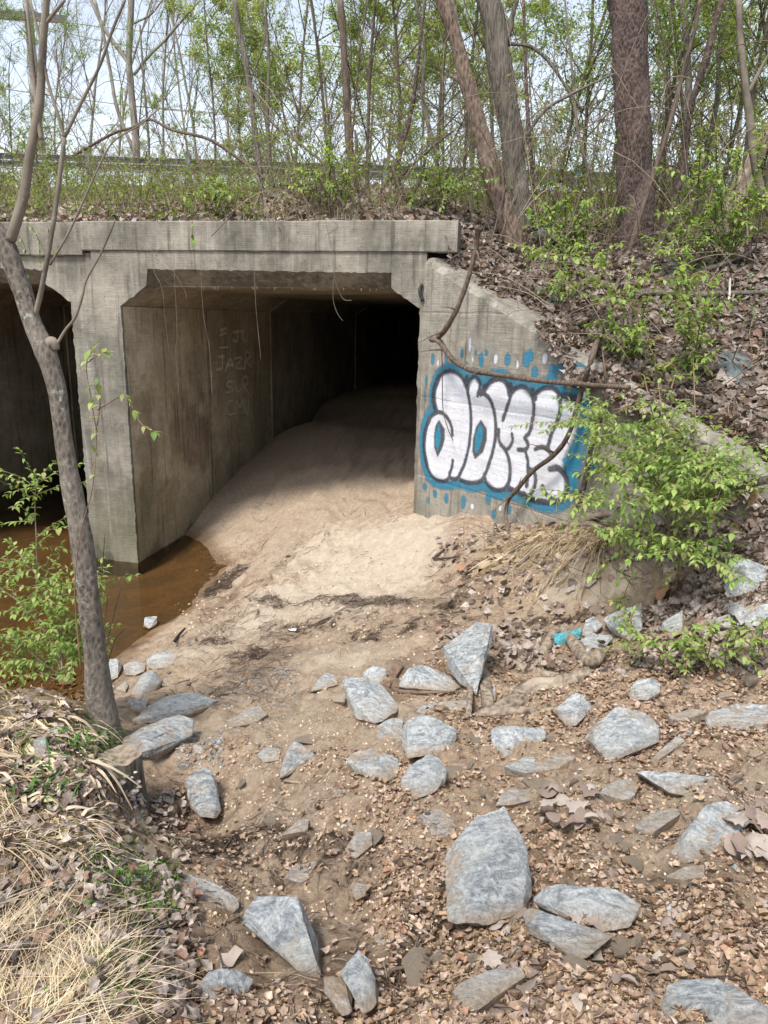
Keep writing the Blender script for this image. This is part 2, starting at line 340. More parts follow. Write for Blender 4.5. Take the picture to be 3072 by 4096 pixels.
cp = [(1536, 4090, 1.12), (1000, 4090, 1.08), (2200, 4090, 1.18), (3060, 4090, 1.26), (10, 4090, 1.28), (500, 4090, 1.2),
      (1536, 3700, 1.0), (2300, 3700, 1.08), (3060, 3700, 1.18), (900, 3700, .92), (450, 3700, 1.08), (10, 3700, 1.16),
      (1536, 3350, .86), (2300, 3350, .98), (3060, 3350, 1.1), (950, 3350, .70), (620, 3350, .60), (540, 3340, .66), (560, 3180, .60), (430, 3200, .84), (300, 3350, 1.0), (10, 3350, 1.08),
      (1536, 3000, .74), (2300, 3000, .9), (3060, 3000, 1.04), (900, 3000, .55), (620, 3100, .56), (380, 3050, .88), (10, 3000, 1.0),
      (440, 2900, .66), (250, 2800, .9), (0, 2750, .92), (1536, 2750, .62), (2200, 2750, .82), (2700, 2750, .98), (3060, 2750, 1.05), (1000, 2750, .42), (600, 2800, .36),
      (520, 2650, .08), (740, 2450, .0), (850, 2280, .0), (830, 2200, .0), (1000, 2350, .22), (1100, 2500, .34), (800, 2600, .2),
      (1300, 2600, .50), (1700, 2600, .66), (1450, 2300, .52), (1250, 2100, .46), (1500, 2100, .62), (1650, 2090, .77), (1750, 2200, .76), (1750, 2400, .68),
      (1930, 2090, .98), (2200, 2130, 1.12), (2550, 2150, 1.28), (2900, 2175, 1.42), (3072, 2200, 1.46), (2150, 2200, 1.02), (2450, 2230, 1.16), (2750, 2260, 1.28), (3060, 2380, 1.34),
      (2100, 2420, .80), (2400, 2440, .90), (2700, 2450, 1.02), (3060, 2600, 1.14), (2000, 2550, .76), (2600, 2600, .98)]
cw = [tuple(at_z(a, b, z)[0][:2])+(z,) for a, b, z in cp]
cw += [(-4.13, 7.94, -.05), (-4.13, 9.16, .31), (-4.13, 11.7, .73), (-4.13, 14.4, .94), (-4.13, 18, 1.0), (-4.13, 26, 1.05), (-1.07, 9, .9), (-1.07, 12, 1.05), (-1.07, 18, 1.15), (-1.07, 26, 1.2),
       (-2.6, 8.5, .55), (-2.6, 12, .95), (-2.6, 18, 1.12), (-4.0, 6.6, -.14), (-4.4, 5.2, -.22), (-4.5, 4.2, -.15), (-3.6, 5.8, -.1), (-5.5, 6, -.3), (-7, 5, -.3), (-7, 8, -.35), (-5, 12, -.35), (-7, 16, -.3),
       (-3.2, 3.9, -.1), (-5, 3.6, .1), (-6.5, 3.2, .6), (-4, 2.2, .95), (-7, 2, 1.1), (-2, 0, 1.4), (0, 0, 1.15), (2, 0, 1.3), (4, 1, 1.5), (4, 3, 1.6), (2.6, 3.4, 1.5), (5, 5, 2.2), (-9, 5, -.2), (-6, -1, 1.5), (3, -2, 1.5), (-1, -2, 1.3), (-9, 24, -.3), (-10, 1, 1.2)]
cw = np.array(cw); TP1 = Cache(tps_fit(cw[:, :2], cw[:, 2], 2e-3), -11, 7, -3, 27, .06)
def wingtop(s): return np.where(s < .1, 3.22, 3.18-.388*(s-.1))
def H1(x, y, detail=True):
    x = np.asarray(x, float); y = np.asarray(y, float); z = tps_eval(TP1, x, y); z = np.clip(z, -.4, 3)
    if detail is None: return z
    dry = sstep(-.05, .12, z)
    z = z+fbm(x*1.6, y*1.6, 3, 5)*.06*dry
    if detail:
        near = sstep(5.5, 3, y)
        z = z+fbm(x*7, y*7, 4, 9)*.055*dry*(.5+.9*near)+np.abs(fbm(x*23, y*23, 3, 3))*.02*near*dry+fbm(x*17, y*17, 3, 41)*.018*dry*(.5+.5*near)
        # tyre-like ripples in the sand flat
        rp = sstep(.5, .1, np.abs(x+2.25+.1*(y-4.2)))*sstep(3.2, 3.7, y)*sstep(5.2, 4.6, y); z = z+.008*np.sin(y*62+vnoise(x*3, y*3)*3)*rp
        hmp = sstep(4.6, 5.6, y)*sstep(13, 9, y)*sstep(-3.9, -3.2, x)*dry; z = z+hmp*(.06*fbm(x*3.2+9, y*2.2, 3, 91)+.045*fbm(x*11, y*8, 3, 92)+.03*np.exp(-((x+2.2)/.8)**2)-.02*np.exp(-((x+1.75+.12*(y-6))/.09)**2)-.02*np.exp(-((x+2.65+.12*(y-6))/.09)**2))
        # rills on the mound
        z = z+.03*fbm((x+.25*y)*4, y*.9, 3, 31)*sstep(4.5, 5.5, y)*sstep(12, 8, y)*dry
    return z
cb = [(-14, 7.2, 3.55), (-8, 7.2, 3.55), (-4, 7.2, 3.55), (-1, 7.2, 3.52), (-8, 9.5, 4.0), (-3, 9.5, 4.0), (-10, 14.5, 5.15), (-2, 15.5, 5.2), (4, 16.3, 5.25), (10, 17, 5.3), (-14, 14, 5.15),
      (0, 8, 3.42), (1.2, 8.1, 3.38), (2.4, 8, 3.42), (4, 8, 3.55), (7, 8, 3.7), (1.5, 10.5, 3.85), (4, 11, 4.1), (.5, 7.1, 3.1), (2, 6.5, 2.9), (4, 6.5, 3.0), (2.4, 5.3, 2.45), (4, 5, 2.4), (6, 5, 2.6), (3.4, 4.0, 2.05), (6, 3, 2.1)]
for s_ in (.2, .8, 1.5, 2.2, 2.9, 3.6, 4.4, 5.4):
    p_ = W0+WD*s_+WN*.25; cb.append((p_[0], p_[1], max(float(wingtop(s_))-.03, 1.35)))
cb = np.array(cb, float); TP2 = Cache(tps_fit(cb[:, :2], cb[:, 2], 1e-3), -15, 11, 2, 19, .06)
def H2(x, y, detail=True):
    x = np.asarray(x, float); y = np.asarray(y, float); yy = np.minimum(y, 15.5+.09*x); xx = np.clip(x, -14, 10)
    z = np.clip(tps_eval(TP2, xx, yy), 1.2, 5.3)
    if detail is None: return z
    par = sstep(-.74, -.95, x); z = z*(1-par)+par*(3.47+(z-3.47)*sstep(7.0, 8.0, y))
    z = z+fbm(x*1.1, y*1.1, 3, 71)*.12*(1-par*sstep(8.2, 7.4, y))*sstep(7.3, 8.2, y+sstep(-1, 0, x)*2)*sstep(15.5, 14, y)
    if detail: z = z+fbm(x*6, y*6, 3, 77)*.035*(1-par*sstep(7.6, 7.1, y))
    return z
def sees(xy):  # which side: True = the slope behind wing wall and headwall
    x, y = xy[..., 0], xy[..., 1]
    s = (x-W0[0])*WD[0]+(y-W0[1])*WD[1]; n = (x-W0[0])*WN[0]+(y-W0[1])*WN[1]
    return np.where(x < -.75, y > 7.02, n > .0)
def hit(px, py, H=H1, t0=.8, t1=30):
    d = rays(px, py); lo = np.full(len(d), t0); res = np.full(len(d), t1); found = np.zeros(len(d), bool); prev = lo.copy()
    for t in np.geomspace(t0, t1, 110):
        P = EYE+d*t; below = P[:, 2] < H(P[:, 0], P[:, 1], None); new = below & ~found
        res = np.where(new, t, res); lo = np.where(new, prev, lo); found |= below; prev = np.full(len(d), t)
    lo = lo*.97; hi = res*1.04
    for _ in range(9):
        m = (lo+hi)/2; P = EYE+d*m[:, None]; b = P[:, 2] < H(P[:, 0], P[:, 1], False); hi = np.where(b, m, hi); lo = np.where(b, lo, m)
    return EYE+d*hi[:, None]
def normal(H, x, y, e=.05):
    return np.stack([-(H(x+e, y)-H(x-e, y))/(2*e), -(H(x, y+e)-H(x, y-e))/(2*e), np.ones_like(x)], 1)
def blob(X, Y, spots, r='m'):
    v = np.zeros_like(X)
    for px, py, rx, ry, a in spots:
        c = hit(px, py)[0]; q = ((X-c[0])/rx)**2+((Y-c[1])/ry)**2; v = np.maximum(v, a*np.exp(-q**1.5))
    return v
SAND = [(1150, 3250, .4, .5, .55), (900, 2900, .4, .3, .65), (1750, 3200, .3, .3, .5), (2500, 2950, .5, .25, .5), (2100, 3150, .35, .25, .5), (1900, 2750, .25, .2, .5), (2400, 2350, .35, .12, .9), (600, 2750, .25, .2, .6), (1500, 2300, .75, 1.2, 1), (1300, 2130, .9, 1.3, .9), (1650, 2150, .45, .8, .9), (1000, 2080, .7, 1.1, .8), (1050, 2450, .6, .6, .85), (850, 2600, .55, .4, .75), (1350, 2640, .55, .3, .85), (1300, 2850, .35, .5, .75), (1150, 3000, .3, .4, .6),
        (2300, 2300, .35, .18, 1), (1500, 3000, .3, .35, .7), (2900, 3150, .5, .3, .6), (2500, 3300, .4, .35, .5), (1200, 3800, .12, .2, .7), (1700, 2850, .3, .2, .6), (2350, 3150, .4, .15, .5), (2800, 3800, .3, .2, .5)]
MUD = [(900, 2330, .22, .55, .9), (1000, 2120, .25, .7, .6), (850, 2560, .4, .3, .6), (1250, 2500, .7, .32, .62), (1550, 2520, .5, .25, .62), (1000, 2620, .3, .25, .7), (800, 2800, .3, .15, .7), (1800, 2450, .18, .5, .7), (1150, 2250, .12, .5, .55), (1900, 2300, .3, .3, .6),
       (950, 3350, .35, .3, .75), (1250, 3450, .4, .25, .6), (700, 3250, .15, .3, .8), (2750, 2700, .3, .06, .9), (1750, 3500, .3, .3, .6), (1650, 3900, .3, .15, .55), (2250, 2480, .4, .1, .7), (1700, 3750, .12, .3, .8), (2650, 2420, .3, .1, .7)]
def build_front():
    ys = np.concatenate([np.linspace(-2, .9, 24)[:-1], np.geomspace(.9, 8.2, 430), np.linspace(8.25, 26, 90)])
    xs = np.concatenate([np.linspace(-10, -4.6, 60)[:-1], np.linspace(-4.6, 2.6, 400), np.linspace(2.62, 6, 50)[1:]])
    Yg, Xg = np.meshgrid(ys, xs, indexing='ij'); Z = H1(Xg, Yg)
    # keep it under the slope behind the walls
    n = (Xg-W0[0])*WN[0]+(Yg-W0[1])*WN[1]; beh = np.where(Xg < -.9, 0, sstep(.12, .5, n)); Z = Z*(1-beh)+(-.3)*beh
    V = np.stack([Xg, Yg, Z], -1).reshape(-1, 3); F = grid_faces(len(ys), len(xs))[:, ::-1]
    x, y, z = V.T; sand = blob(x, y, SAND); mud = blob(x, y, MUD); pale = blob(x, y, [(1500, 2250, .7, 1.2, 1), (1200, 2350, .5, .6, .8), (1300, 2200, .35, .9, .8), (1640, 2120, .3, .6, .9), (1050, 2480, .3, .45, .7), (1350, 2650, .35, .15, .6), (2300, 2300, .35, .18, .9), (2450, 2360, .3, .12, .7), (750, 2620, .3, .2, .6)])
    tun = sstep(7, 8, y)*(x > -4.3)*(x < -.9); sand = np.maximum(sand, tun*.8)
    wet = sstep(.10, .0, z)*.9; uw = sstep(.02, -.02, z); sand = np.maximum(sand, uw*.75)
    moss = np.clip(fbm(x*3, y*3, 3, 55)*2, 0, 1)*sstep(-.7, -1.2, x+.3*(y-2))*sstep(3.2, 2.6, y)*sstep(.85, .95, z)
    o = add('ground', V, F, M['ground'], attrs=dict(sand=sand, mud=np.clip(mud-.4*tun, 0, 1), wet=wet, moss=moss, pale=pale)); setp(o, kind='structure', label='sandy brown soil and sand mound running into the tunnel')
    ys = np.concatenate([np.linspace(2.5, 9, 190), np.linspace(9.1, 17, 80), np.array([18, 20, 25, 40, 80, 400.])]); xs = np.concatenate([[-300, -60, -20], np.linspace(-14, 8, 330), [12, 25, 60, 300.]])
    Yg, Xg = np.meshgrid(ys, xs, indexing='ij'); Z = H2(Xg, Yg); V = np.stack([Xg, Yg, Z], -1).reshape(-1, 3); F = grid_faces(len(ys), len(xs))[:, ::-1]
    c = V[F].mean(1); s = (c[:, 0]-W0[0])*WD[0]+(c[:, 1]-W0[1])*WD[1]; nn = (c[:, 0]-W0[0])*WN[0]+(c[:, 1]-W0[1])*WN[1]
    keep = np.where(c[:, 0] < -.78, c[:, 1] > 7.1, nn > .1) & ((nn > .1) | (c[:, 0] < -.78)); F = F[keep]
    o = add('embankment', V, F, M['ground'], attrs=dict(sand=np.zeros(len(V)), mud=np.full(len(V), .35), wet=np.zeros(len(V)), moss=sstep(8.3, 9.5, V[:, 1])*.6)); setp(o, kind='structure', label='embankment of dark soil rising behind the concrete walls to the road')
    V = np.array([[-12, 2.8, 0], [0, 2.8, 0], [0, 26, 0], [-12, 26, 0.]]); o = add('water', V, np.array([[0, 1, 2, 3]]), M['water']); setp(o, kind='structure', label='shallow brown creek water in front of the concrete pier')
    p = [at_z(451, 624, 5.93)[0], at_z(3034, 708, 5.93)[0]]; d = (p[1]-p[0]); d[2] = 0; d /= np.linalg.norm(d); q = np.array([-d[1], d[0], 0]); b = p[0].copy(); b[2] = 5.29
    V = np.array([b-d*60+q*.9, b+d*60+q*.9, b+d*60+q*9, b-d*60+q*9]); V[:, 2] = 5.36; o = add('road', V, np.array([[0, 1, 2, 3]]), M['road']); setp(o, kind='structure', label='asphalt road on top of the embankment')
    return p, d, q
RAILP, RAILD, RAILQ = build_front()
# ------------------------------------------------------------------ culvert
def prism(outline, y0, y1, jag=0, jagmask=None, parent=None, name='headwall', mat=None, to3=None):
    """outline in (x,z); extruded from y0 to y1; jagged front rim where mask"""
    P = []
    for i in range(len(outline)):
        a, b = np.array(outline[i][:2]), np.array(outline[(i+1) % len(outline)][:2]); m = (jagmask[i] if jagmask else 0)
        k = max(1, int(np.linalg.norm(b-a)/.035)) if m else 1
        for j in range(k): P.append((a+(b-a)*j/k, m if j else 0, (b-a)/np.linalg.norm(b-a)))
    bm = bmesh.new(); f, g = [], []
    for q, m, t in P:
        off = np.array([t[1], -t[0]])*0
        if m:
            nz = fbm(np.array([q[0]*19+q[1]*15]), np.array([q[1]*19-q[0]*11]), 4, 7)[0]; nn = np.array([t[1], -t[0]]); off = -nn*max(0, nz+.05)*jag
        f.append(bm.verts.new((q[0]+off[0], y0, q[1]+off[1]))); g.append(bm.verts.new((q[0], y1, 2.952 if 2.97 < q[1] < 3.12 else q[1])))
    bm.faces.new(f); bm.faces.new(list(reversed(g)))
    for i in range(len(P)): j = (i+1) % len(P); bm.faces.new((f[j], f[i], g[i], g[j]))
    bmesh.ops.recalc_face_normals(bm, faces=bm.faces); bmesh.ops.triangulate(bm, faces=bm.faces)
    me = bpy.data.meshes.new(name); bm.to_mesh(me); bm.free(); return link(name, me, mat or M['conc'], parent)
cul = empty('concrete_culvert', (-4.4, 7, -.3), 'twin box culvert of weathered grey concrete with a sloping flared wall', 'culvert')
def bore(xl, xr): # opening notch from bottom left up and down to bottom right
    return [(xl, -.6), (xl, 2.74), (xl+.30, 2.94), (xl+.32, 3.10), (xr-.28, 3.09), (xr-.28, 2.955), (xr, 2.77), (xr, -.6)]
R_ = bore(-4.13, -1.065); L_ = bore(-7.77, -4.70)
out = [(-4.415, -.6)]+[(-4.415, 3.30), (-1.02, 3.30), (-1.02, -.6)]+list(reversed(R_))
prism(out, 7.0, 7.25, .022, [0, 0, 0, 0]+[1]*7+[0], cul, 'pier_and_head_wall')
out = [(-9, -.6), (-9, 3.25), (-4.42, 3.25), (-4.42, -.6)]+list(reversed(L_))
prism(out, 7.03, 7.25, .03, [0, 0, 0, 0]+[1]*7+[0], cul, 'pier_and_head_wall')
# sloping faces under the lip
for xl, xr in ((-4.13, -1.065), (-7.77, -4.70)):
    pass
def ring(xl, xr, y0, y1, last):
    I = [(xl, -.6), (xl, 2.74), (xl+.30, 2.94), (xr-.28, 2.955), (xr, 2.77), (xr, -.6)]; O = [(xl-.12, -.6), (xl-.12, 3.1), (xl, 3.2), (xr, 3.2), (xr+.12, 3.1), (xr+.12, -.6)]
    V, F = [], []
    for y in (y0, y1):
        for p in I: V.append((p[0], y, p[1]))
        for p in O: V.append((p[0], y, p[1]))
    for i in range(5):
        F += [(i, i+1, 13+i, 12+i), (6+i, 18+i, 19+i, 7+i), (i, 6+i, 7+i, i+1), (12+i, 13+i, 19+i, 18+i)]
    return np.array(V), np.array(F)
for xl, xr in ((-4.13, -1.065), (-7.77, -4.70)):
    js = [7.252, 9.02, 11.38, 14.4, 17.2, 20, 23, 26]
    for i in range(7):
        e = .018*(i % 2)
        V, F = ring(xl-e if i else xl, xr, js[i]+(.045 if i else 0), js[i+1]-.045, 0); add('barrel_section', V, F, M['barrel'], cul, smooth=False)
    V = np.array([(xl-.2, 26.1, -.6), (xr+.2, 26.1, -.6), (xr+.2, 26.1, 3.3), (xl-.2, 26.1, 3.3)]); add('end_light_block', V, np.array([[0, 1, 2, 3]]), M['barrel'], cul)  # closure added at the far end to keep light out of the bore
    V, F = ring(xl-.03, xr+.03, 7.3, 26, 0); V[:, 2] += .02; add('joint_sleeve', V, F, M['barrel'], cul, smooth=False)
def rbox(name, x0, x1, y0, y1, z0, z1, mat, parent, jag=.012, step=.07, seed=3):
    xs = np.linspace(x0, x1, max(2, int((x1-x0)/step)))
    prof = [(y0+.006, z0), (y0, z0+.01), (y0, z1-.012), (y0+.012, z1), (y1, z1), (y1, z0)]; V = []
    for x in xs:
        for k, (y, z) in enumerate(prof):
            a = fbm(np.array([x*6]), np.array([k*1.7]), 3, seed)[0]*jag*(1 if k in (0, 3) else .25); V.append((x, y+abs(a), z+(a if k < 1 else -abs(a))))
    V = np.array(V); n = len(xs); F = []
    for i in range(n-1):
        for k in range(6): F.append((i*6+k, i*6+(k+1) % 6, (i+1)*6+(k+1) % 6, (i+1)*6+k))
    F = quad2tri(np.array(F)); F = np.vstack([F, [[0, k, k+1] for k in range(1, 5)], [[(n-1)*6, (n-1)*6+k+1, (n-1)*6+k] for k in range(1, 5)]])
    return add(name, V, F, mat, parent, smooth=False)
rbox('parapet_beam', -4.5, -.745, 6.98, 7.24, 3.267, 3.545, M['conc'], cul)
rbox('parapet_beam', -9, -4.503, 6.985, 7.24, 3.218, 3.54, M['conc'], cul, .02, seed=8)
# flared wall: a fine sheet for the face, with back and top
def seg_dist(P, pts):
    d = np.full(len(P), 9.)
    for a, b in zip(pts[:-1], pts[1:]):
        ab = b-a; t = np.clip(((P-a)@ab)/(ab@ab+1e-12), 0, 1); d = np.minimum(d, np.linalg.norm(P-(a+t[:, None]*ab), axis=1))
    return d
def in_poly(P, poly):
    x, y = P[:, 0], P[:, 1]; r = np.zeros(len(P), bool); n = len(poly)
    for i in range(n):
        (x0, y0), (x1, y1) = poly[i], poly[(i+1) % n]; c = (y0 > y) != (y1 > y); r ^= c & (x < (x1-x0)*(y-y0)/(y1-y0+1e-12)+x0)
    return r
def wing_uv(pts):   # zoomed-photo coords of the wall -> (s,z) on the wall
    p = np.array([q[:2] for q in pts], float); W = at_wing(1600+p[:, 0]/1.701, 900+p[:, 1]/1.701); return np.stack([(W-W0)@WD, W[:, 2]], 1)
BLACK = [([(245,1265),(228,1190),(235,1110),(265,1035),(320,995),(375,1000),(420,1040),(450,1100),(472,1200),(482,1290),(480,1400),(468,1500),(445,1600),(415,1680),(385,1725),(350,1725),(335,1700),(352,1650),(358,1605)], 10),
 ([(245,1260),(228,1190),(235,1110),(262,1040)], 17), ([(355,1430),(350,1370),(320,1310),(275,1275),(235,1285),(200,1320),(175,1390),(165,1470),(170,1560),(185,1640),(215,1705),(260,1740),(310,1740),(340,1715)], 10),
 ([(200,1320),(175,1390),(163,1470),(168,1560),(185,1640)], 14), ([(460,1110),(470,1060),(505,1035),(535,1055),(545,1090),(528,1160)], 10), ([(540,1140),(590,1160),(625,1220),(648,1320),(650,1420),(635,1520),(610,1610),(580,1690),(550,1740),(500,1755),(450,1750),(410,1735)], 10),
 ([(570,1130),(600,1080),(650,1050),(700,1055),(735,1100),(745,1160)], 12), ([(700,1325),(720,1260),(745,1190),(760,1140),(800,1105),(850,1105),(885,1135),(905,1190),(910,1260),(900,1330),(885,1400),(850,1450)], 10),
 ([(672,1395),(670,1450),(685,1495),(720,1530),(745,1510),(765,1470),(760,1425)], 9), ([(685,1495),(720,1540),(745,1620),(748,1700),(735,1760),(700,1800),(640,1800),(590,1760),(570,1700)], 10), ([(855,1455),(870,1500),(850,1530),(805,1530)], 10),
 ([(850,1530),(868,1600),(870,1700),(860,1780)], 9), ([(870,1650),(915,1690),(920,1760),(890,1830),(870,1850)], 10), ([(905,1180),(930,1140),(980,1110),(1040,1110),(1080,1150),(1090,1210),(1085,1290),(1060,1350),(1035,1410),(1015,1470),(1000,1530)], 10),
 ([(920,1525),(960,1512),(1000,1525),(1020,1550)], 10), ([(1085,1170),(1140,1170),(1200,1190)], 17), ([(1020,1660),(1070,1655),(1115,1690),(1135,1750),(1130,1820),(1090,1870),(1020,1885),(940,1880),(880,1860),(840,1830)], 13), ([(970,1780),(990,1830),(1030,1860)], 10), ([(740,1790),(790,1815),(850,1840)], 13), ([(455,1040),(460,1110)], 14), ([(575,1100),(548,1150)], 12), ([(750,1090),(765,1130)], 14), ([(900,1130),(915,1180)], 14)]
WHITE = [(250,1270),(235,1150),(270,1040),(340,1000),(410,1030),(455,1110),(500,1040),(545,1090),(580,1120),(640,1050),(710,1060),(750,1140),(830,1100),(900,1170),(980,1110),(1060,1120),(1100,1190),(1200,1220),(1220,1300),(1190,1420),(1150,1520),(1110,1640),(1140,1760),(1110,1860),(1000,1890),(860,1840),(740,1800),(650,1800),(570,1740),(480,1755),(400,1730),(300,1740),(210,1700),(170,1560),(170,1420),(200,1310)]
BHOLES = [[(265,1335),(300,1390),(300,1450),(285,1510),(255,1570),(235,1510),(235,1430),(245,1370)], [(550,1335),(585,1390),(585,1460),(560,1540),(510,1585),(495,1540),(500,1460),(520,1380)]]
THOLES = [[(262,1352),(276,1400),(276,1460),(255,1545),(238,1490),(238,1420)], [(548,1352),(562,1390),(560,1450),(540,1515),(512,1555),(505,1500),(512,1430),(530,1380)]]
DOTS = [(222,915,13,27),(314,902,13,24),(421,874,10,22),(515,870,9,14),(587,870,10,14),(552,920,16,33),(731,915,17,27),(862,915,22,32),(885,890,20,25),(915,1007,18,27),(1037,1005,22,35),(1090,975,16,22),(180,1062,10,28),(170,1170,8,25),(168,1780,16,20),(237,1828,16,20),(190,1875,14,16),(315,1860,16,26),(430,1885,17,32),(600,1862,18,26),(740,1935,14,22),(635,1968,14,18),(1195,1620,25,25),(1320,1650,20,18),(455,940,8,8),(1160,1610,40,14)]
WDOTS = [(475,815,11,32),(651,912,12,22),(798,950,8,18),(985,908,14,22),(258,938,8,15),(495,915,6,12),(1262,1150,15,20),(1305,1500,14,40),(490,1915,14,14),(680,1925,10,14)]
def build_wing():
    nu, nv = 430, 300; L = 4.7
    s = np.linspace(0, L, nu); zt = wingtop(s)-.05; zb = .35
    S = np.repeat(s[:, None], nv, 1); v = np.linspace(0, 1, nv)[None]; Z = zb+(zt[:, None]-zb)*v
    Pt = np.stack([S.ravel(), Z.ravel()], 1); nz = fbm(Pt[:, 0]*45, Pt[:, 1]*45, 3, 13)*.010; PX = 4.0e-3/1.701/ (2.92/2.3) # metres per zoom pixel, about
    PX = float(np.linalg.norm(wing_uv([(300, 1400)])-wing_uv([(400, 1400)]))/100*.75+.25*np.linalg.norm(wing_uv([(300, 1400)])-wing_uv([(300, 1500)]))/100)
    col = np.zeros((len(Pt), 4))
    def lay(mask, c):
        m = mask[:, None]; a = col[:, 3:4]; col[:, :3] = col[:, :3]*(1-m)+np.array(c)*m; col[:, 3:4] = a+(1-a)*m
    poly = wing_uv(smooth_path(WHITE+[WHITE[0]], n=3)); ins = in_poly(Pt, poly); d = seg_dist(Pt, np.vstack([poly, poly[:1]])); sd = np.where(ins, -d, d)+nz
    TEAL = (.02, .17, .27); lay(sstep(.105, .07, sd)*sstep(-.1, -.04, sd+.03)*.95, TEAL)
    st = fbm(Pt[:, 0]*3, Pt[:, 1]*40, 4, 23)
    lay(sstep(.015, -.015, sd)*np.clip(.93+st*.12, .3, 1), (.66, .66, .70))
    rt = sstep(.13, .05, np.abs(Pt[:, 0]-wing_uv([(1225, 1380)])[0, 0]+.03*np.sin(Pt[:, 1]*9)))*sstep(.6, .45, np.abs(Pt[:, 1]-wing_uv([(1235, 1400)])[0, 1])); rt *= sstep(-.01, .03, sd)*(.9); lay(rt*.9, TEAL)
    B = np.zeros(len(Pt))
    for pts, w_ in BLACK:
        dd = seg_dist(Pt, wing_uv(smooth_path(pts, n=4)))+nz*.6; wd = w_*PX; B = np.maximum(B, sstep(wd*1.35, wd*.75, dd))
    edge = sstep(.03, .012, np.abs(sd+.0)); B = np.maximum(B, edge*.55)
    for h in BHOLES: q = wing_uv(h); B = np.maximum(B, in_poly(Pt, q)*1.); B = np.maximum(B, sstep(.018, .004, seg_dist(Pt, np.vstack([q, q[:1]]))))
    lay(B*.93, (.028, .028, .038))
    for h in THOLES: q = wing_uv(h); lay(in_poly(Pt, q)*.95, (.02, .19, .29))
    for ds, c, a in ((DOTS, TEAL, .92), (WDOTS, (.72, .72, .8), .85)):
        for x, y, rx, ry in ds:
            q = wing_uv([(x, y)])[0]; r = np.sqrt(((Pt[:, 0]-q[0])/(rx*PX*1.1))**2+((Pt[:, 1]-q[1])/(ry*PX*1.05))**2)+nz*14; lay(sstep(1.15, .8, r)*a, c)
    # form-board seams: shallow grooves and vertical joints
    dep = np.zeros(len(Pt))
    for zz in (2.735, 1.96, 1.2): dep += .006*np.exp(-((Pt[:, 1]-zz-.004*np.sin(Pt[:, 0]*9))/.006)**2)
    for ss in (.62, 1.24, 1.86, 2.5, 3.15): dep += .004*np.exp(-((Pt[:, 0]-ss)/.008)**2)
    dep += np.abs(fbm(Pt[:, 0]*5, Pt[:, 1]*5, 4, 61))*.006
    W = W0+WD*Pt[:, :1]+WN*dep[:, None]; W[:, 2] = Pt[:, 1]
    wg = add('flared_wall', W, grid_faces(nu, nv), M['paint'], cul, attrs=dict(paint=col)); wg['label'] = 'flared wall with a white, black and teal spray-painted tag'
    # chamfer, top and back
    V = []; n2 = 180; s2 = np.linspace(0, L, n2); t2 = wingtop(s2); j = fbm(s2*8, s2*0, 3, 5)*.012
    for a, t, jj in zip(s2, t2, j):
        p = W0+WD*a
        for off, z in ((0.002, t-.05), (.045+jj, t+jj*.3), (.30, t-.004), (.30, .2)): q = p+WN*off; V.append((q[0], q[1], z))
    F = []
    for i in range(n2-1):
        for k in range(3): F.append((i*4+k, i*4+k+1, i*4+5+k, i*4+4+k))
    add('wall_coping', np.array(V), np.array(F), M['conc'], cul, smooth=False)
    V = np.array([W0+WD*0+WN*.0, W0+WN*.3, W0+WN*.3, W0]); V = np.array([(-1.04-.002, 7.0, .2), (-1.02, 7.2, .2), (-1.02, 7.2, 3.2), (-1.042, 7.0, 3.17)])
    add('wall_end', V, np.array([[0, 1, 2, 3]]), M['conc'], cul)
build_wing()
# tunnel wall panels with faint scrawls and stains (left wall of the right bore)
def wall_uv(pts):
    p = np.array(pts, float); W = at_plane(500+p[:, 0]/1.276, 1000+p[:, 1]/1.276, (-4.13, 0, 0), (1, 0, 0)); return W[:, 1:]
SCR = [[(555,420),(600,412)],[(578,415),(575,465),(555,460)],[(615,405),(600,425),(602,450),(620,468)],[(485,500),(530,495)],[(480,545),(510,540)],[(500,540),(500,600),(470,610)],[(515,620),(540,555),(558,600)],[(525,590),(555,585)],[(560,555),(600,550),(570,600),(612,605)],[(615,605),(620,520),(645,540),(622,565),(645,595)],
 [(555,675),(535,670),(522,690),(550,705),(550,722),(520,727)],[(570,668),(568,710),(585,722),(598,705),(598,665)],[(610,725),(608,650),(630,655),(625,685),(610,690),(638,740)],[(555,770),(530,775),(522,810),(535,840),(560,835)],[(568,835),(572,770),(590,800),(605,765),(610,835)],[(615,760),(618,820),(630,835),(635,755)],[(490,410),(520,400)],[(488,435),(515,425)]]
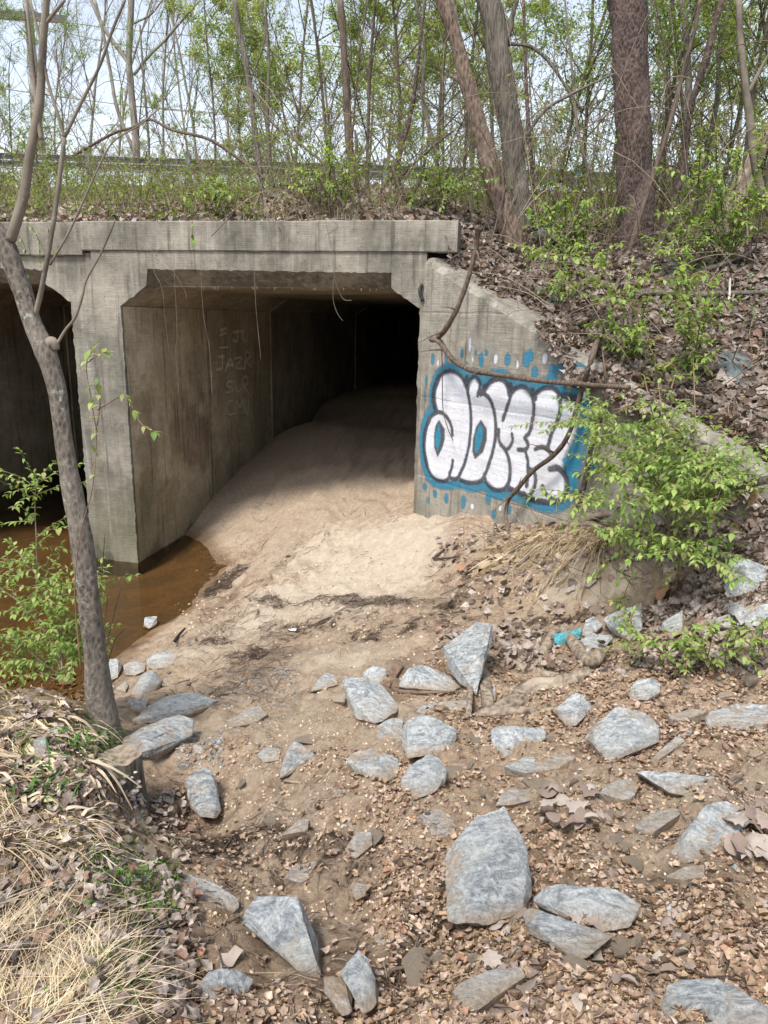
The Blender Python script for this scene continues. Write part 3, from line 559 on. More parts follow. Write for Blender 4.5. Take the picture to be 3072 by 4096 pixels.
def wall_panel(y0, y1, seed, scr):
    nu, nv = int((y1-y0)/.012), 190; yy = np.linspace(y0, y1, nu); zz = np.linspace(-.3, 2.735, nv); Yg, Zg = np.meshgrid(yy, zz, indexing='ij'); P = np.stack([Yg.ravel(), Zg.ravel()], 1)
    col = np.zeros((len(P), 4))
    def lay(m, c):
        m = m[:, None]; a = col[:, 3:4]; col[:, :3] = col[:, :3]*(1-m)+np.array(c)*m; col[:, 3:4] = a+(1-a)*m
    nz = fbm(P[:, 0]*4, P[:, 1]*4, 4, seed)
    if not scr:
        q = wall_uv([(310, 960)])[0]; lay(sstep(1.3, .5, np.sqrt(((P[:, 0]-q[0]-.1)/.55)**2+((P[:, 1]-q[1])/.5)**2)+nz*.8)*.55, (.16, .075, .065))
        q = wall_uv([(120, 1050)])[0]; lay(sstep(1.2, .5, np.sqrt(((P[:, 0]-q[0])/.28)**2+((P[:, 1]-q[1])/.7)**2)+nz*.8)*.4, (.13, .14, .05))
    else:
        for st in SCR:
            d = seg_dist(P, wall_uv(smooth_path(st, n=4) if len(st) > 2 else st)); lay(sstep(.035, .012, d+nz*.01)*.8, (.8, .72, .62))
    rng = np.random.default_rng(seed)
    for k in range(14):
        a = np.array([rng.uniform(y0+.1, y1-.2), rng.uniform(.3, 1.2)]); b = a+np.array([rng.uniform(.1, .5), rng.uniform(.05, .4)]); lay(sstep(.008, .002, seg_dist(P, np.array([a, (a+b)/2+.02, b]))+nz*.004)*.35, (.5, .45, .36))
    dep = np.abs(nz)*.008+.004*np.exp(-((P[:, 1]-1.75)/.01)**2)
    V = np.stack([-4.126-dep+.006-(.018 if scr else 0), P[:, 0], P[:, 1]], 1); add('wall_lining', V, grid_faces(nu, nv), M['inner'], cul, attrs=dict(paint=col))
wall_panel(7.03, 8.975, 5, False); wall_panel(9.065, 11.335, 6, True)
Vs = []
for i in range(26):   # little lime stalactites along the lip
    x = RNG.uniform(-3.5, -1.5); l = RNG.uniform(.015, .05); add('stalactite', *tube([(x, 7.25, 2.965), (x, 7.252, 2.955-l*.5), (x, 7.25, 2.955-l)], [.006, .003, .001], 5), M['calcite'], cul)
V, F = tube(smooth_path([(-1.052, 6.985, 2.99), (-1.07, 6.97, 2.93), (-1.04, 6.98, 2.84)]), .018, 5, .8); add('joint_filler', V, F, M['road'], cul)
# ------------------------------------------------------------------ rocks
def mk_rock(name, pts3, seed, cuts, jag, mat, label=None, group=None, cat='rock', anchor=None, low_h=.05):
    bm = bmesh.new()
    for p in pts3: bm.verts.new(p)
    r = bmesh.ops.convex_hull(bm, input=bm.verts); junk = [g for g in r['geom_interior']+r['geom_unused'] if isinstance(g, bmesh.types.BMVert)]
    for v in list(bm.verts):
        if not v.link_faces: bm.verts.remove(v)
    rr = random.Random(seed*31)
    for k in range(6 if cuts > 1 else 2):   # broken-off corners
        co = np.array([v.co for v in bm.verts]); cc = co.mean(0); d = np.array([rr.gauss(0, 1), rr.gauss(0, 1), rr.gauss(0, .8)+.3]); d /= np.linalg.norm(d); e = (co-cc)@d
        g = bmesh.ops.bisect_plane(bm, geom=bm.verts[:]+bm.edges[:]+bm.faces[:], plane_co=Vector(cc+d*e.max()*rr.uniform(.88, .97)), plane_no=Vector(d), clear_outer=True)
        ed = [x for x in g['geom_cut'] if isinstance(x, bmesh.types.BMEdge)]
        if ed: bmesh.ops.holes_fill(bm, edges=ed, sides=0)
    size = max(.02, float(np.ptp(np.array(pts3), axis=0).max()))
    bmesh.ops.dissolve_limit(bm, angle_limit=math.radians(12), verts=bm.verts, edges=bm.edges)
    if cuts > 0:
        bmesh.ops.bevel(bm, geom=list(bm.edges), offset=size*.012, segments=1, profile=.6, affect='EDGES', clamp_overlap=True)
    bmesh.ops.triangulate(bm, faces=bm.faces)
    for c in range(cuts):
        le = [e for e in bm.edges if e.calc_length() > size*(.13 if c == 0 else .065)]
        if le: bmesh.ops.subdivide_edges(bm, edges=le, cuts=1 if c else 2, use_grid_fill=True)
        bmesh.ops.triangulate(bm, faces=bm.faces)
    bm.normal_update(); co = np.array([v.co for v in bm.verts]); no = np.array([v.normal for v in bm.verts])
    q = co/size*3.2+seed*3.7; d = (fbm(q[:, 0]+q[:, 2]*.7, q[:, 1]-q[:, 2]*.6, 4, seed))*jag*size
    # schist ledges
    lay_ = (co@np.array([.35, -.2, .9]))/size*9+fbm(q[:, 0], q[:, 1], 2, seed+3)*2; d += (np.floor(lay_)-lay_)*.010*size+fbm(q[:, 0]*4, q[:, 1]*4+q[:, 2]*3, 3, seed+9)*.009*size
    for v, a, n_ in zip(bm.verts, d, no): v.co += Vector(n_*a)
    bm.normal_update()
    for e in bm.edges: e.smooth = not (len(e.link_faces) == 2 and e.calc_face_angle(0) > math.radians(14))
    for f in bm.faces: f.smooth = True
    a = Vector(anchor if anchor is not None else np.array(pts3).mean(0))
    for v in bm.verts: v.co -= a
    me = bpy.data.meshes.new(name); bm.to_mesh(me); bm.free()
    co = np.empty(len(me.vertices)*3); me.vertices.foreach_get('co', co); co = co.reshape(-1, 3)+np.array(a)
    g = H1(co[:, 0], co[:, 1], False); at = me.attributes.new('low', 'FLOAT', 'POINT'); at.data.foreach_set('value', sstep(low_h*2.2, low_h*.2, co[:, 2]-g).astype(np.float32))
    o = link(name, me, mat); o.location = a; setp(o, label, cat, group); return o
ROCKN = [0]
def rock(label, reg, outl, t=.5, th=.5, ridge=None, H=H1, name='rock', lift=None, cuts=2, jag=.016, low=.04, mat=None):
    """outline seen in the photo -> a solid faceted stone bedded in the ground there. t: 0 lies flat, 1 stands upright."""
    ROCKN[0] += 1; seed = ROCKN[0]; rnd = random.Random(seed)
    o = np.array(rg(reg, outl) if reg else outl, float)[:, :2]; c = o.mean(0); yb = o[:, 1].max(); a = (c[0], c[1]*(1-t)+(yb-.12*(yb-o[:, 1].min()))*t)
    A = hit(*a, H=H)[0]; dist = np.linalg.norm(A-EYE); wpx = (np.ptp(o[:, 0])+np.ptp(o[:, 1]))/2; size = wpx/FOC*dist
    hgt = size*th*.35*(1-t)+.01; A = A+np.array([0, 0, hgt])
    back = -(A-EYE); back[2] = 0; back /= np.linalg.norm(back); n = back*t+np.array([0, 0, 1])*(1-t); n /= np.linalg.norm(n)
    P = at_plane(o[:, 0], o[:, 1], A, n); C = P.mean(0); pts = list(P)
    jit = [p+n*rnd.uniform(-.10, .06)*size for p in P]; 
    # keep silhouette: move each point along its own sight line instead
    gh = hit(o[:, 0], o[:, 1], H); pd = np.linalg.norm(P-EYE, axis=1); gd = np.linalg.norm(gh-EYE, axis=1)
    P = EYE+(P-EYE)*(np.minimum(pd, gd*.99)/pd)[:, None]
    pts = [EYE+(p-EYE)*(1+rnd.uniform(-.12, .04)*size/np.linalg.norm(p-EYE)) for p in P]
    if ridge:
        R = np.array(rg(reg, ridge) if reg else ridge, float); Q = at_plane(R[:, 0], R[:, 1], A, n); L_ = R[:, 2] if R.shape[1] > 2 else np.full(len(R), .3)
        for q, l in zip(Q, L_): pts.append(EYE+(q-EYE)*(1-l*size/np.linalg.norm(q-EYE)))
    else:
        for k in range(3):
            u = rnd.uniform(0, 6.28); q = C+(P[int(u/6.28*len(P)) % len(P)]-C)*rnd.uniform(.25, .6); l = rnd.uniform(.10, .26)*th*1.4
            pts.append(EYE+(q-EYE)*(1-l*size/np.linalg.norm(q-EYE)))
    for p in P:
        q = C+(p-C)*(.86 if t > .4 else .92)+(-back*t*th*size*1.1)+np.array([0, 0, -1.])*(size*th*(.25*t+.8*(1-t))+.02); pts.append(q)
    return mk_rock(name, pts, seed, cuts, jag, mat or M['rock'], label, None, 'rock', A, low)
RK = [
("tall upright grey rock leaning over a low slab below the flared wall", 'F', [(400,197),(470,203),(475,265),(440,320),(408,400),(412,480),(400,520),(330,470),(290,430),(258,340),(258,310),(310,280),(345,245)], .9, .5, [(420,262,.22),(375,400,.25),(440,240,.1),(330,330,.2)]),
("low brown-grey slab at the foot of the tall upright rock", 'F', [(110,395),(175,388),(235,430),(280,432),(330,480),(300,505),(160,502),(60,485),(75,440)], .45, .5, [(120,430,.2),(250,440,.15)]),
("blocky tilted rock with an overhanging brown underside, mid channel", None, [(1361,2707),(1450,2712),(1530,2740),(1596,2824),(1578,2868),(1500,2895),(1420,2875),(1391,2810)], .6, .55, [(1400,2790,.25),(1560,2850,.2),(1480,2760,.2)]),
("small round-topped rock just behind the blocky tilted rock", None, [(1450,2690),(1490,2662),(1546,2668),(1552,2712),(1510,2745),(1460,2730)], .7, .5, None),
("pointed blue-grey rock left of the blocky tilted rock", 'E', [(1335,505),(1375,450),(1410,422),(1455,432),(1468,470),(1400,492)], .5, .4, None),
("long thin slab lying behind the mid-channel block, leaf on its edge", 'F', [(135,590),(170,555),(300,540),(370,538),(372,570),(340,590),(240,615),(190,600)], .15, .4, None),
("cubic grey rock with a bright sloping top, above the rounded one", 'F', [(85,635),(150,605),(200,605),(315,665),(318,700),(295,760),(180,770),(100,795),(78,740),(78,670)], .7, .6, [(110,760,.25),(200,720,.28),(300,690,.15),(140,640,.2)]),
("rounded wedge of olive-grey rock below the cubic grey rock", 'F', [(70,930),(75,880),(110,820),(200,768),(240,790),(280,850),(265,900),(210,950),(150,968),(100,950)], .6, .6, [(200,790,.15),(170,880,.3)]),
("grey rock with a notched top and pale veins right of the cubic rock", 'F', [(460,660),(500,650),(570,655),(600,665),(680,655),(718,690),(700,712),(600,735),(560,760),(500,797),(470,780)], .55, .45, [(480,700,.2),(560,700,.2)]),
("big smooth square boulder with thin white lines, right of centre", 'F', [(862,690),(930,640),(1000,565),(1050,572),(1130,595),(1190,650),(1190,720),(1100,760),(1040,795),(960,820),(930,780),(870,725)], .55, .4, [(880,700,.12),(980,790,.16),(1100,735,.14),(1000,640,.12)]),
("two-humped grey rock half under leaves behind the square boulder", 'F', [(742,575),(800,555),(815,515),(850,508),(905,575),(860,620),(830,650),(790,655),(755,620)], .6, .5, [(830,560,.25)]),
("leaning brownish slab behind the top corner of the square boulder", 'F', [(1045,510),(1090,455),(1150,440),(1195,470),(1190,520),(1140,540),(1060,540)], .7, .35, None),
("flat pointed slab sunk in soil in front of the square boulder", 'F', [(515,825),(600,790),(700,768),(830,765),(820,800),(760,835),(680,850),(610,855),(560,835)], .05, .3, None),
("wide ribbed slab emerging from the soil at the edge of the frame", 'F', [(1385,620),(1410,590),(1520,560),(1665,555),(1665,670),(1560,650),(1400,660)], .35, .5, None),
("narrow blade of rock slanting out of sand beside the ribbed slab", 'F', [(1150,800),(1220,735),(1250,705),(1340,658),(1345,680),(1290,725),(1230,760),(1180,805)], .1, .35, None),
("long overhanging rock with dark blue patch and hollow under it", 'F', [(1085,845),(1180,845),(1300,855),(1430,870),(1420,900),(1380,950),(1330,960),(1230,940),(1170,900)], .55, .5, [(1200,890,.1),(1350,900,.1)]),
("leaning grey stone among leaves left of the stacked pale rocks", 'F', [(1200,200),(1290,150),(1302,195),(1290,250),(1235,275),(1200,240)], .7, .4, None),
("small angular stone just above the turquoise cloth", 'F', [(855,260),(870,195),(905,178),(950,215),(920,245),(870,270)], .7, .5, None),
("wedge-shaped stone the turquoise cloth is tucked under", 'F', [(810,300),(905,250),(1000,265),(965,310),(920,340),(850,358),(815,335)], .6, .5, None),
("dark grey rock behind the wedge with leaves heaped on its right", 'F', [(940,190),(1000,155),(1100,125),(1120,170),(1118,235),(1060,285),(1000,260),(960,220)], .7, .4, None),
("large blue-grey boulder high on the bank below the far end of the wall", None, [(2915,2245),(2990,2232),(3060,2262),(3085,2300),(3070,2345),(2990,2385),(2915,2395),(2895,2355),(2905,2300)], .75, .5, [(2940,2300,.2),(3000,2340,.2)]),
("pale cracked boulder right under the big bank boulder", 'F', [(1510,165),(1560,140),(1665,120),(1665,225),(1540,215)], .65, .5, [(1570,180,.15)]),
("fist-like pale stone against the cracked boulder", 'F', [(1490,125),(1550,110),(1560,150),(1510,175),(1485,160)], .7, .5, None),
("grey stone behind the leafy low plants, left of the cracked boulder", 'F', [(1400,195),(1500,165),(1500,230),(1410,220)], .6, .5, None),
("smooth dull stone wedged between bank leaves and pale rocks", 'F', [(1320,130),(1400,120),(1400,160),(1350,165)], .6, .5, None),
("small brown slanted stone between the cubic and notched rocks", 'F', [(345,760),(390,725),(412,725),(405,750),(370,785)], .4, .4, None),
("small pale stone at the base of the upright rock's right side", 'F', [(440,520),(480,480),(490,510),(480,545),(445,545)], .6, .5, None),
("flat diamond-shaped slab with catkins on its right corner", 'H', [(1080,220),(1150,165),(1270,135),(1280,170),(1200,215),(1160,250),(1110,240)], .1, .3, None),
("large smooth sloping slab partly under a heap of dead leaves", 'H', [(1235,325),(1290,270),(1370,180),(1380,130),(1460,98),(1560,140),(1590,200),(1520,240),(1440,300),(1400,370),(1300,380),(1250,360)], .45, .35, [(1390,210,.14),(1480,190,.12)]),
("sandy low stone just below the large smooth sloping slab", 'H', [(1220,440),(1290,395),(1385,385),(1385,440),(1290,455)], .1, .35, None),
("biggest rock, a steep pyramid streaked with orange dirt", 'H', [(265,625),(300,520),(295,430),(265,350),(340,240),(400,180),(545,128),(610,240),(620,330),(610,480),(640,520),(600,600),(520,630),(400,665),(330,650),(270,640)], .62, .42, [(520,190,.10),(440,330,.20),(560,420,.16),(380,560,.18),(520,560,.14)]),
("low dirty ledge behind the top of the pyramid rock", 'H', [(480,130),(510,75),(560,60),(690,70),(680,100),(600,120),(545,130)], .3, .4, None),
("long layered slab with a white vein resting on a second slab", 'H', [(635,520),(720,480),(740,468),(850,485),(1000,490),(1110,560),(1105,600),(1060,660),(930,680),(860,640),(790,600),(650,560)], .5, .35, [(800,560,.12),(950,600,.14),(1000,540,.1)]),
("pale slab underneath the long layered slab with the vein", 'H', [(600,610),(625,568),(700,600),(790,620),(860,650),(1000,690),(950,720),(880,790),(830,800),(720,750),(630,690)], .45, .35, [(680,640,.1),(850,720,.12)]),
("sand-coloured stone nearly buried right of the pyramid rock", 'H', [(810,375),(930,345),(970,345),(1000,420),(980,455),(900,420)], .1, .3, None),
("speckled white slab sunk in leaf scraps at the front edge", 'H', [(270,960),(330,895),(420,850),(500,825),(590,830),(610,870),(540,920),(440,960),(370,1040),(290,1020)], .2, .35, None),
("large pale boulder in the front corner beside orange catkins", 'H', [(1170,1040),(1190,990),(1225,910),(1280,885),(1440,878),(1520,910),(1600,970),(1665,1000),(1665,1090),(1300,1090),(1200,1060)], .5, .5, [(1240,980,.15),(1400,950,.2),(1550,1010,.15)]),
("dirt-covered flat rock up-slope and left of the pyramid rock", 'H', [(125,190),(170,160),(240,140),(300,180),(320,245),(230,280),(180,265),(130,230)], .1, .35, None),
("tall pale-green block standing alone left of the trodden hollow", None, [(736,3124),(768,3087),(806,3065),(843,3078),(866,3130),(868,3200),(887,3257),(870,3276),(796,3266),(764,3230),(748,3170)], .65, .45, [(770,3120,.14),(800,3240,.12),(850,3220,.12)]),
("long low speckled rock at the edge of the straw", 'G', [(765,430),(800,420),(900,450),(960,490),(1050,550),(1010,590),(950,540),(880,555),(820,530),(770,500)], .15, .4, None),
("half-buried blue-grey pillar of rock ringed by a dirt mound", 'G', [(1050,640),(1060,580),(1110,520),(1200,505),(1280,510),(1310,570),(1340,640),(1370,700),(1380,780),(1390,880),(1330,890),(1300,840),(1280,810),(1230,770),(1180,670),(1110,650)], .5, .35, [(1120,570,.12),(1270,650,.18),(1330,780,.12)]),
("loose roundish boulder with a dark flat top at the front", 'G', [(835,930),(900,850),(960,832),(1030,840),(1095,880),(1080,940),(1050,1000),(970,1025),(900,1010),(850,970)], .6, .55, [(870,920,.2),(1060,900,.2),(960,960,.28),(960,860,.15)]),
("small blue-grey stone up-slope of the loose roundish boulder", 'G', [(715,850),(760,798),(815,805),(810,850),(770,870)], .3, .4, None),
("shorter of two pale rocks side by side at the front edge", 'G', [(1395,870),(1440,865),(1490,880),(1525,960),(1520,1030),(1480,1040),(1440,1000),(1400,940)], .5, .4, None),
("taller pointed rock with a sheer dark face at the front edge", 'G', [(1465,850),(1490,820),(1550,755),(1590,790),(1620,870),(1640,950),(1630,1000),(1570,1040),(1540,1000),(1510,920),(1480,880)], .7, .45, [(1530,800,.1),(1540,930,.2)]),
("dirt-crusted ledge up-slope of the half-buried pillar", 'G', [(1220,445),(1260,395),(1310,400),(1370,370),(1400,385),(1390,440),(1300,465)], .25, .4, None),
("pale stone poking from crumbly soil in the trodden hollow", 'G', [(1215,260),(1290,190),(1335,190),(1330,240),(1250,255)], .2, .4, None),
("sand-caked rock just left of the pyramid rock's peak", 'G', [(1480,330),(1530,250),(1600,240),(1610,300),(1540,360),(1490,350)], .3, .4, None),
("small slate-blue stone near the pillar's right side", 'G', [(1610,715),(1640,675),(1670,670),(1690,700),(1660,735)], .3, .4, None),
("brown clod-like stone right of the half-buried pillar's top", 'G', [(1520,490),(1545,465),(1585,475),(1580,520),(1540,540),(1520,520)], .6, .6, None),
("pair-sized brown pebble rock at the very front by the boulder", 'G', [(1085,1050),(1110,1010),(1150,1000),(1165,1040),(1130,1076),(1095,1076)], .5, .5, None),
("bluish stone against the tree trunk at the creek edge", 'E', [(460,365),(510,358),(530,385),(510,440),(480,460),(455,420)], .5, .5, None),
("blunt stone between the trunk-side stone and the flat creek slab", 'E', [(530,390),(580,370),(630,385),(625,415),(580,435),(540,430)], .45, .5, None),
("flat rounded slab closest to the creek sand", 'E', [(632,365),(680,332),(740,328),(775,350),(740,395),(680,405),(640,400)], .35, .4, None),
("ridged slab pointing toward the creek behind the big flat slab", 'E', [(560,520),(600,440),(640,405),(670,410),(670,440),(705,450),(690,490),(640,520),(600,545)], .35, .4, None),
("dull lumpy stone at the lower end of the ridged slab", 'E', [(530,580),(560,530),(640,540),(630,590),(580,600)], .5, .5, None),
("big flat blue slab, upper of the two large ones by the trunk", 'E', [(565,635),(620,570),(720,520),(830,500),(940,540),(950,555),(900,565),(800,590),(690,640)], .12, .3, [(640,600,.05),(800,540,.06)]),
("big grained slab, lower of the two large ones by the trunk", 'E', [(515,770),(530,700),(620,650),(780,600),(840,620),(835,690),(760,740),(700,760),(640,790),(560,785)], .3, .3, [(620,700,.09),(780,640,.08)]),
("small blue stone lying in the gravel below the grained slab", 'E', [(815,760),(840,730),(880,735),(915,770),(890,785),(830,780)], .4, .45, None),
("bleached flat stone level with the sand, mid channel", 'E', [(940,650),(1040,590),(1120,555),(1160,600),(1100,640),(1000,660)], .03, .25, None),
("squat stone beside the sharp pointed one", 'E', [(1105,775),(1150,745),(1215,750),(1205,800),(1140,810)], .5, .45, None),
("sharp pointed stone like a small peak in the channel", 'E', [(1205,880),(1225,790),(1260,712),(1300,730),(1360,775),(1340,800),(1290,820),(1240,870)], .65, .45, [(1262,760,.2)]),
("broad flat-topped rock left of the rounded olive wedge", None, [(1382,3035),(1420,3005),(1490,2992),(1592,3030),(1608,3060),(1600,3100),(1552,3125),(1490,3118),(1410,3080)], .5, .5, [(1420,3045,.12),(1530,3090,.18)]),
("sandy hump of rock touching the cubic grey rock", None, [(1500,2905),(1560,2870),(1612,2868),(1610,2960),(1560,2985),(1505,2960)], .3, .4, None),
("little block standing in the creek shallows", 'E', [(615,228),(625,181),(680,177),(678,212),(650,232)], .7, .6, None),
("dark wet stone in the mud by the trunk-side rocks", 'E', [(500,490),(545,455),(560,470),(540,505)], .3, .4, None),
("small cobble under the blocky tilted rock", 'E', [(1430,522),(1490,515),(1490,550),(1440,547)], .5, .5, None),
("thin blue chip beyond the end of the big flat slab", 'E', [(945,522),(1000,518),(1025,535),(1005,545),(950,542)], .1, .3, None),
("white-topped stone under shrub branches by the trunk foot", 'E', [(250,420),(290,405),(320,425),(315,470),(255,475)], .6, .5, None),
("squarish grey stone poking through the straw on the near bank", 'E', [(145,710),(195,695),(212,730),(205,785),(150,790)], .7, .5, None),
("angular stone sunk beside the cut stump", None, [(625,3460),(660,3450),(680,3480),(672,3515),(640,3510)], .5, .4, None),
("slanting stone beside the spiky dark stone in the hollow", None, [(650,3180),(690,3160),(705,3190),(695,3215),(655,3210)], .5, .4, None),
("flat grey stone with leaf scraps low in the front litter", 'H', [(555,745),(580,738),(620,780),(600,795),(560,790)], .3, .4, None),
("stone showing beside the square boulder's far corner", 'F', [(1440,505),(1510,503),(1515,520),(1450,530)], .2, .3, None),
("bright sliver of slab behind the blade of rock", 'F', [(1225,600),(1340,575),(1400,590),(1300,628),(1240,622)], .05, .3, None),
("sunken speckled rock tip in front of the overhanging rock", 'F', [(920,940),(990,890),(1060,880),(1105,905),(1080,960),(1030,972),(1000,935)], .08, .3, None),
]
for r in RK: rock(r[0], r[1], r[2], r[3], r[4], r[5], low=.03)
RK2 = [
("dark wet-looking rock behind leaf litter under the twisted vine", [(2628,1060),(2690,1040),(2720,1050),(2712,1080),(2640,1085)]),
("blackish rock capping the dark stones high on the slope", [(2870,1425),(2900,1402),(2975,1415),(3015,1450),(3010,1475),(2940,1460),(2880,1455)]),
("faceted blue-black rock below the capping one on the slope", [(2868,1462),(2910,1445),(2985,1460),(2995,1500),(2950,1535),(2880,1505)]),
("small dark stone in litter above the middle of the flared wall", [(2185,1195),(2215,1178),(2240,1190),(2238,1215),(2200,1220)]),
("mossy stone half covered by twigs behind the leaning trunk", [(2130,925),(2180,915),(2200,940),(2180,965),(2135,960)]),
("dull stone under the fallen log on the slope", [(2660,1100),(2700,1090),(2710,1125),(2670,1135)]),
]
DARK = m_bark('dark_slope_rock', (.02, .024, .024), (.12, .14, .14), 14, 1, .3, .01)
for l, o in RK2: rock(l, None, o, .6, .5, None, H=H2, mat=DARK)
# ---- small stones that can be told apart, and gravel
def ico(sub=1):
    bm = bmesh.new(); bmesh.ops.create_icosphere(bm, subdivisions=sub, radius=1); V = np.array([v.co for v in bm.verts]); F = np.array([[v.index for v in f.verts] for f in bm.faces]); bm.free(); return V, F
def stone_t(seed, sub=1, flat=.5):
    V, F = ico(sub); r = np.random.default_rng(seed); V = V*(1+r.uniform(-.28, .28, (len(V), 1))); return V*np.array([1, .75, flat]), F
ST = [stone_t(i, 1, .35+.1*(i % 4)) for i in range(8)]
STB = [stone_t(i+20, 2, .5) for i in range(4)]
def rocky(seed):
    r = np.random.default_rng(seed); P = r.normal(size=(16, 3)); P /= np.linalg.norm(P, axis=1)[:, None]; P *= np.array([1, .8, .5])*r.uniform(.8, 1.15, (16, 1)); return P
PB = []
for k in range(5):
    o = mk_rock('small_stone', rocky(k), 90+k, 1, .03, M['rock'], None, None, 'stone', (0, 0, 0), .001); PB.append(o.data); bpy.data.objects.remove(o)
zones = [(1250,3000,1500,700,16,'small angular stone lying on the trodden soil of the channel','small stones on the channel soil'),
         (2300,3400,1300,900,22,'small grey stone among leaf scraps between the front rocks','small stones among the front rocks'),
         (450,3350,450,350,26,'small blue-grey stone in the rubble below the cut stump','rubble stones below the stump'),
         (800,3020,200,110,22,'small broken stone in the gravel patch below the grained slab','gravel-patch stones'),
         (2600,2600,900,250,10,'small stone half covered by dead leaves below the bank','small stones below the bank')]
for cx, cy, wx, wy, n, lab, grp in zones:
    k = 0
    while k < n:
        px, py = cx+random.uniform(-.5, .5)*wx, cy+random.uniform(-.5, .5)*wy
        if px > 3070: continue
        P = hit(px, py)[0]; o = bpy.data.objects.new('small_stone', random.choice(PB)); COL.objects.link(o); s = random.choice([.018, .022, .028, .036]); o.location = P+np.array([0, 0, s*.15]); o.scale = (s, s, s)
        o.rotation_euler = (random.uniform(-.4, .4), random.uniform(-.4, .4), random.uniform(0, 6.28)); setp(o, lab, 'stone', grp); k += 1
for cx, cy, wx, wy, n, lab, grp in [(1500,3150,1500,500,14,'pale stone nearly buried in trodden soil between the mid-channel rocks','half-buried stones, mid channel'), (2350,3500,1350,1000,22,'half-buried pale stone in crushed leaves between the large front rocks','half-buried stones between the front rocks'), (2550,2800,1000,450,12,'half-buried stone near the roots and square boulder','half-buried stones near the roots'), (800,2850,350,350,8,'half-buried flat stone near the creek-side slabs','half-buried stones near the creek-side slabs')]:
    for i in range(n):
        px, py = min(3060, cx+random.uniform(-.5, .5)*wx), cy+random.uniform(-.5, .5)*wy; P = hit(px, py)[0]; o = bpy.data.objects.new('half_buried_stone', random.choice(PB)); COL.objects.link(o); s = random.uniform(.03, .075); o.location = P-np.array([0, 0, s*.22]); o.scale = (s*1.2, s, s*.9)
        o.rotation_euler = (random.uniform(-.35, .35), random.uniform(-.35, .35), random.uniform(0, 6.28)); setp(o, lab, 'stone', grp)
def area_pts(n, boxes, H=H1, dens=True):
    out = []
    tot = sum(b[4] for b in boxes)
    for x0, y0, x1, y1, wgt in boxes:
        k = int(n*wgt/tot); px = RNG.uniform(x0, x1, k); py = RNG.uniform(y0, y1, k); out.append(hit(px, py, H))
    A = np.vstack(out)
    if H is H1 and dens: A = A[RNG.random(len(A)) < np.clip(.62+1.7*fbm(A[:, 0]*1.9, A[:, 1]*1.9, 3, int(n) % 97), .12, 1)]
    return A
def perp(P, H):
    if H is H2: P = P[(P[:, 0] < -.9) & (P[:, 1] > 7.1) | (((P-W0)@WN > .2) & (P[:, 0] > -.9))]
    z = H(P[:, 0], P[:, 1]); Q = P.copy(); Q[:, 2] = z; return Q
P = area_pts(2600, [(700, 2950, 900, 3080, 3), (250, 3250, 620, 3560, 3), (900, 2680, 1200, 2800, 1), (1350, 3000, 3072, 4096, .8), (600, 2500, 1200, 3000, 1.2), (700, 1950, 1050, 2200, 1)]); P = perp(P, H1)
V, F, C = scat(ST, P, frames(normal(H1, P[:, 0], P[:, 1])+RNG.normal(0, .3, (len(P), 3))), RNG.uniform(.004, .013, len(P)), mixpal([(.2, .23, .25), (.3, .32, .32), (.22, .17, .13), (.13, .14, .15)], len(P)))
setp(add('gravel', V, F, M['stone'], col=C, smooth=False), 'loose grey gravel scattered in the channel', 'gravel', kind='stuff')
P = area_pts(15000, [(0, 3600, 3072, 4150, 3), (600, 3000, 1700, 3700, 3), (1500, 2800, 3072, 3700, 3), (700, 2400, 1750, 3000, 2), (1750, 2100, 3072, 2800, 2), (750, 2150, 1700, 2450, .6)]); P = perp(P, H1)
dd = np.linalg.norm(P-EYE, axis=1); V, F, C = scat([stone_t(i+50, 0 if 0 else 1, .7) for i in range(3)], P, frames(RNG.normal(0, 1, (len(P), 3))), RNG.uniform(.25, 1, len(P))**3*.0075*(.6+.25*dd), mixpal([(.42, .31, .225), (.50, .38, .275), (.34, .245, .175), (.54, .42, .31)], len(P)))
setp(add('soil_crumbs', V, F, M['clod'], col=C, smooth=True), 'crumbly brown clods of soil over the channel floor', 'soil', kind='stuff')
# ------------------------------------------------------------------ dead leaves
def fan(outline, curl=.3, fold=.15, seed=0, sag=0):
    """leaf blade lying in xy, length 1 along x, stem at origin; curled"""
    r = np.random.default_rng(seed); o = np.array(outline, float); n = len(o); c = np.array([[.5, 0]]); mid = o*.55+c*.45
    P = np.vstack([c, mid, o]); j = np.arange(n); F = np.vstack([np.stack([np.zeros(n, int), 1+j, 1+(j+1) % n], 1), np.stack([1+j, 1+n+j, 1+n+(j+1) % n], 1), np.stack([1+j, 1+n+(j+1) % n, 1+(j+1) % n], 1)])
    z = curl*((P[:, 0]-.5)**2)*r.choice([1, -1])+fold*np.abs(P[:, 1])*r.choice([1, 1, -1])+r.normal(0, .035, len(P))+curl*1.3*P[:, 1]**2*r.choice([1, -1])
    return np.column_stack([P[:, 0]-.5, P[:, 1], z]), F
MAPLE = [(0,0),(.12,-.22),(.05,-.42),(.28,-.34),(.40,-.55),(.55,-.30),(.72,-.36),(.75,-.16),(1,0),(.76,.15),(.70,.35),(.54,.30),(.42,.52),(.27,.33),(.06,.40),(.12,.2)]
OVAL = [(0,0),(.15,-.15),(.4,-.26),(.7,-.2),(1,0),(.7,.2),(.4,.25),(.15,.15)]
BROAD = [(0,0),(.08,-.28),(.3,-.4),(.6,-.36),(.8,-.2),(1,.02),(.82,.22),(.6,.35),(.3,.4),(.08,.25)]
SCRAP = [(0,.05),(.2,-.3),(.55,-.2),(.8,-.35),(1,.1),(.6,.3),(.3,.15)]
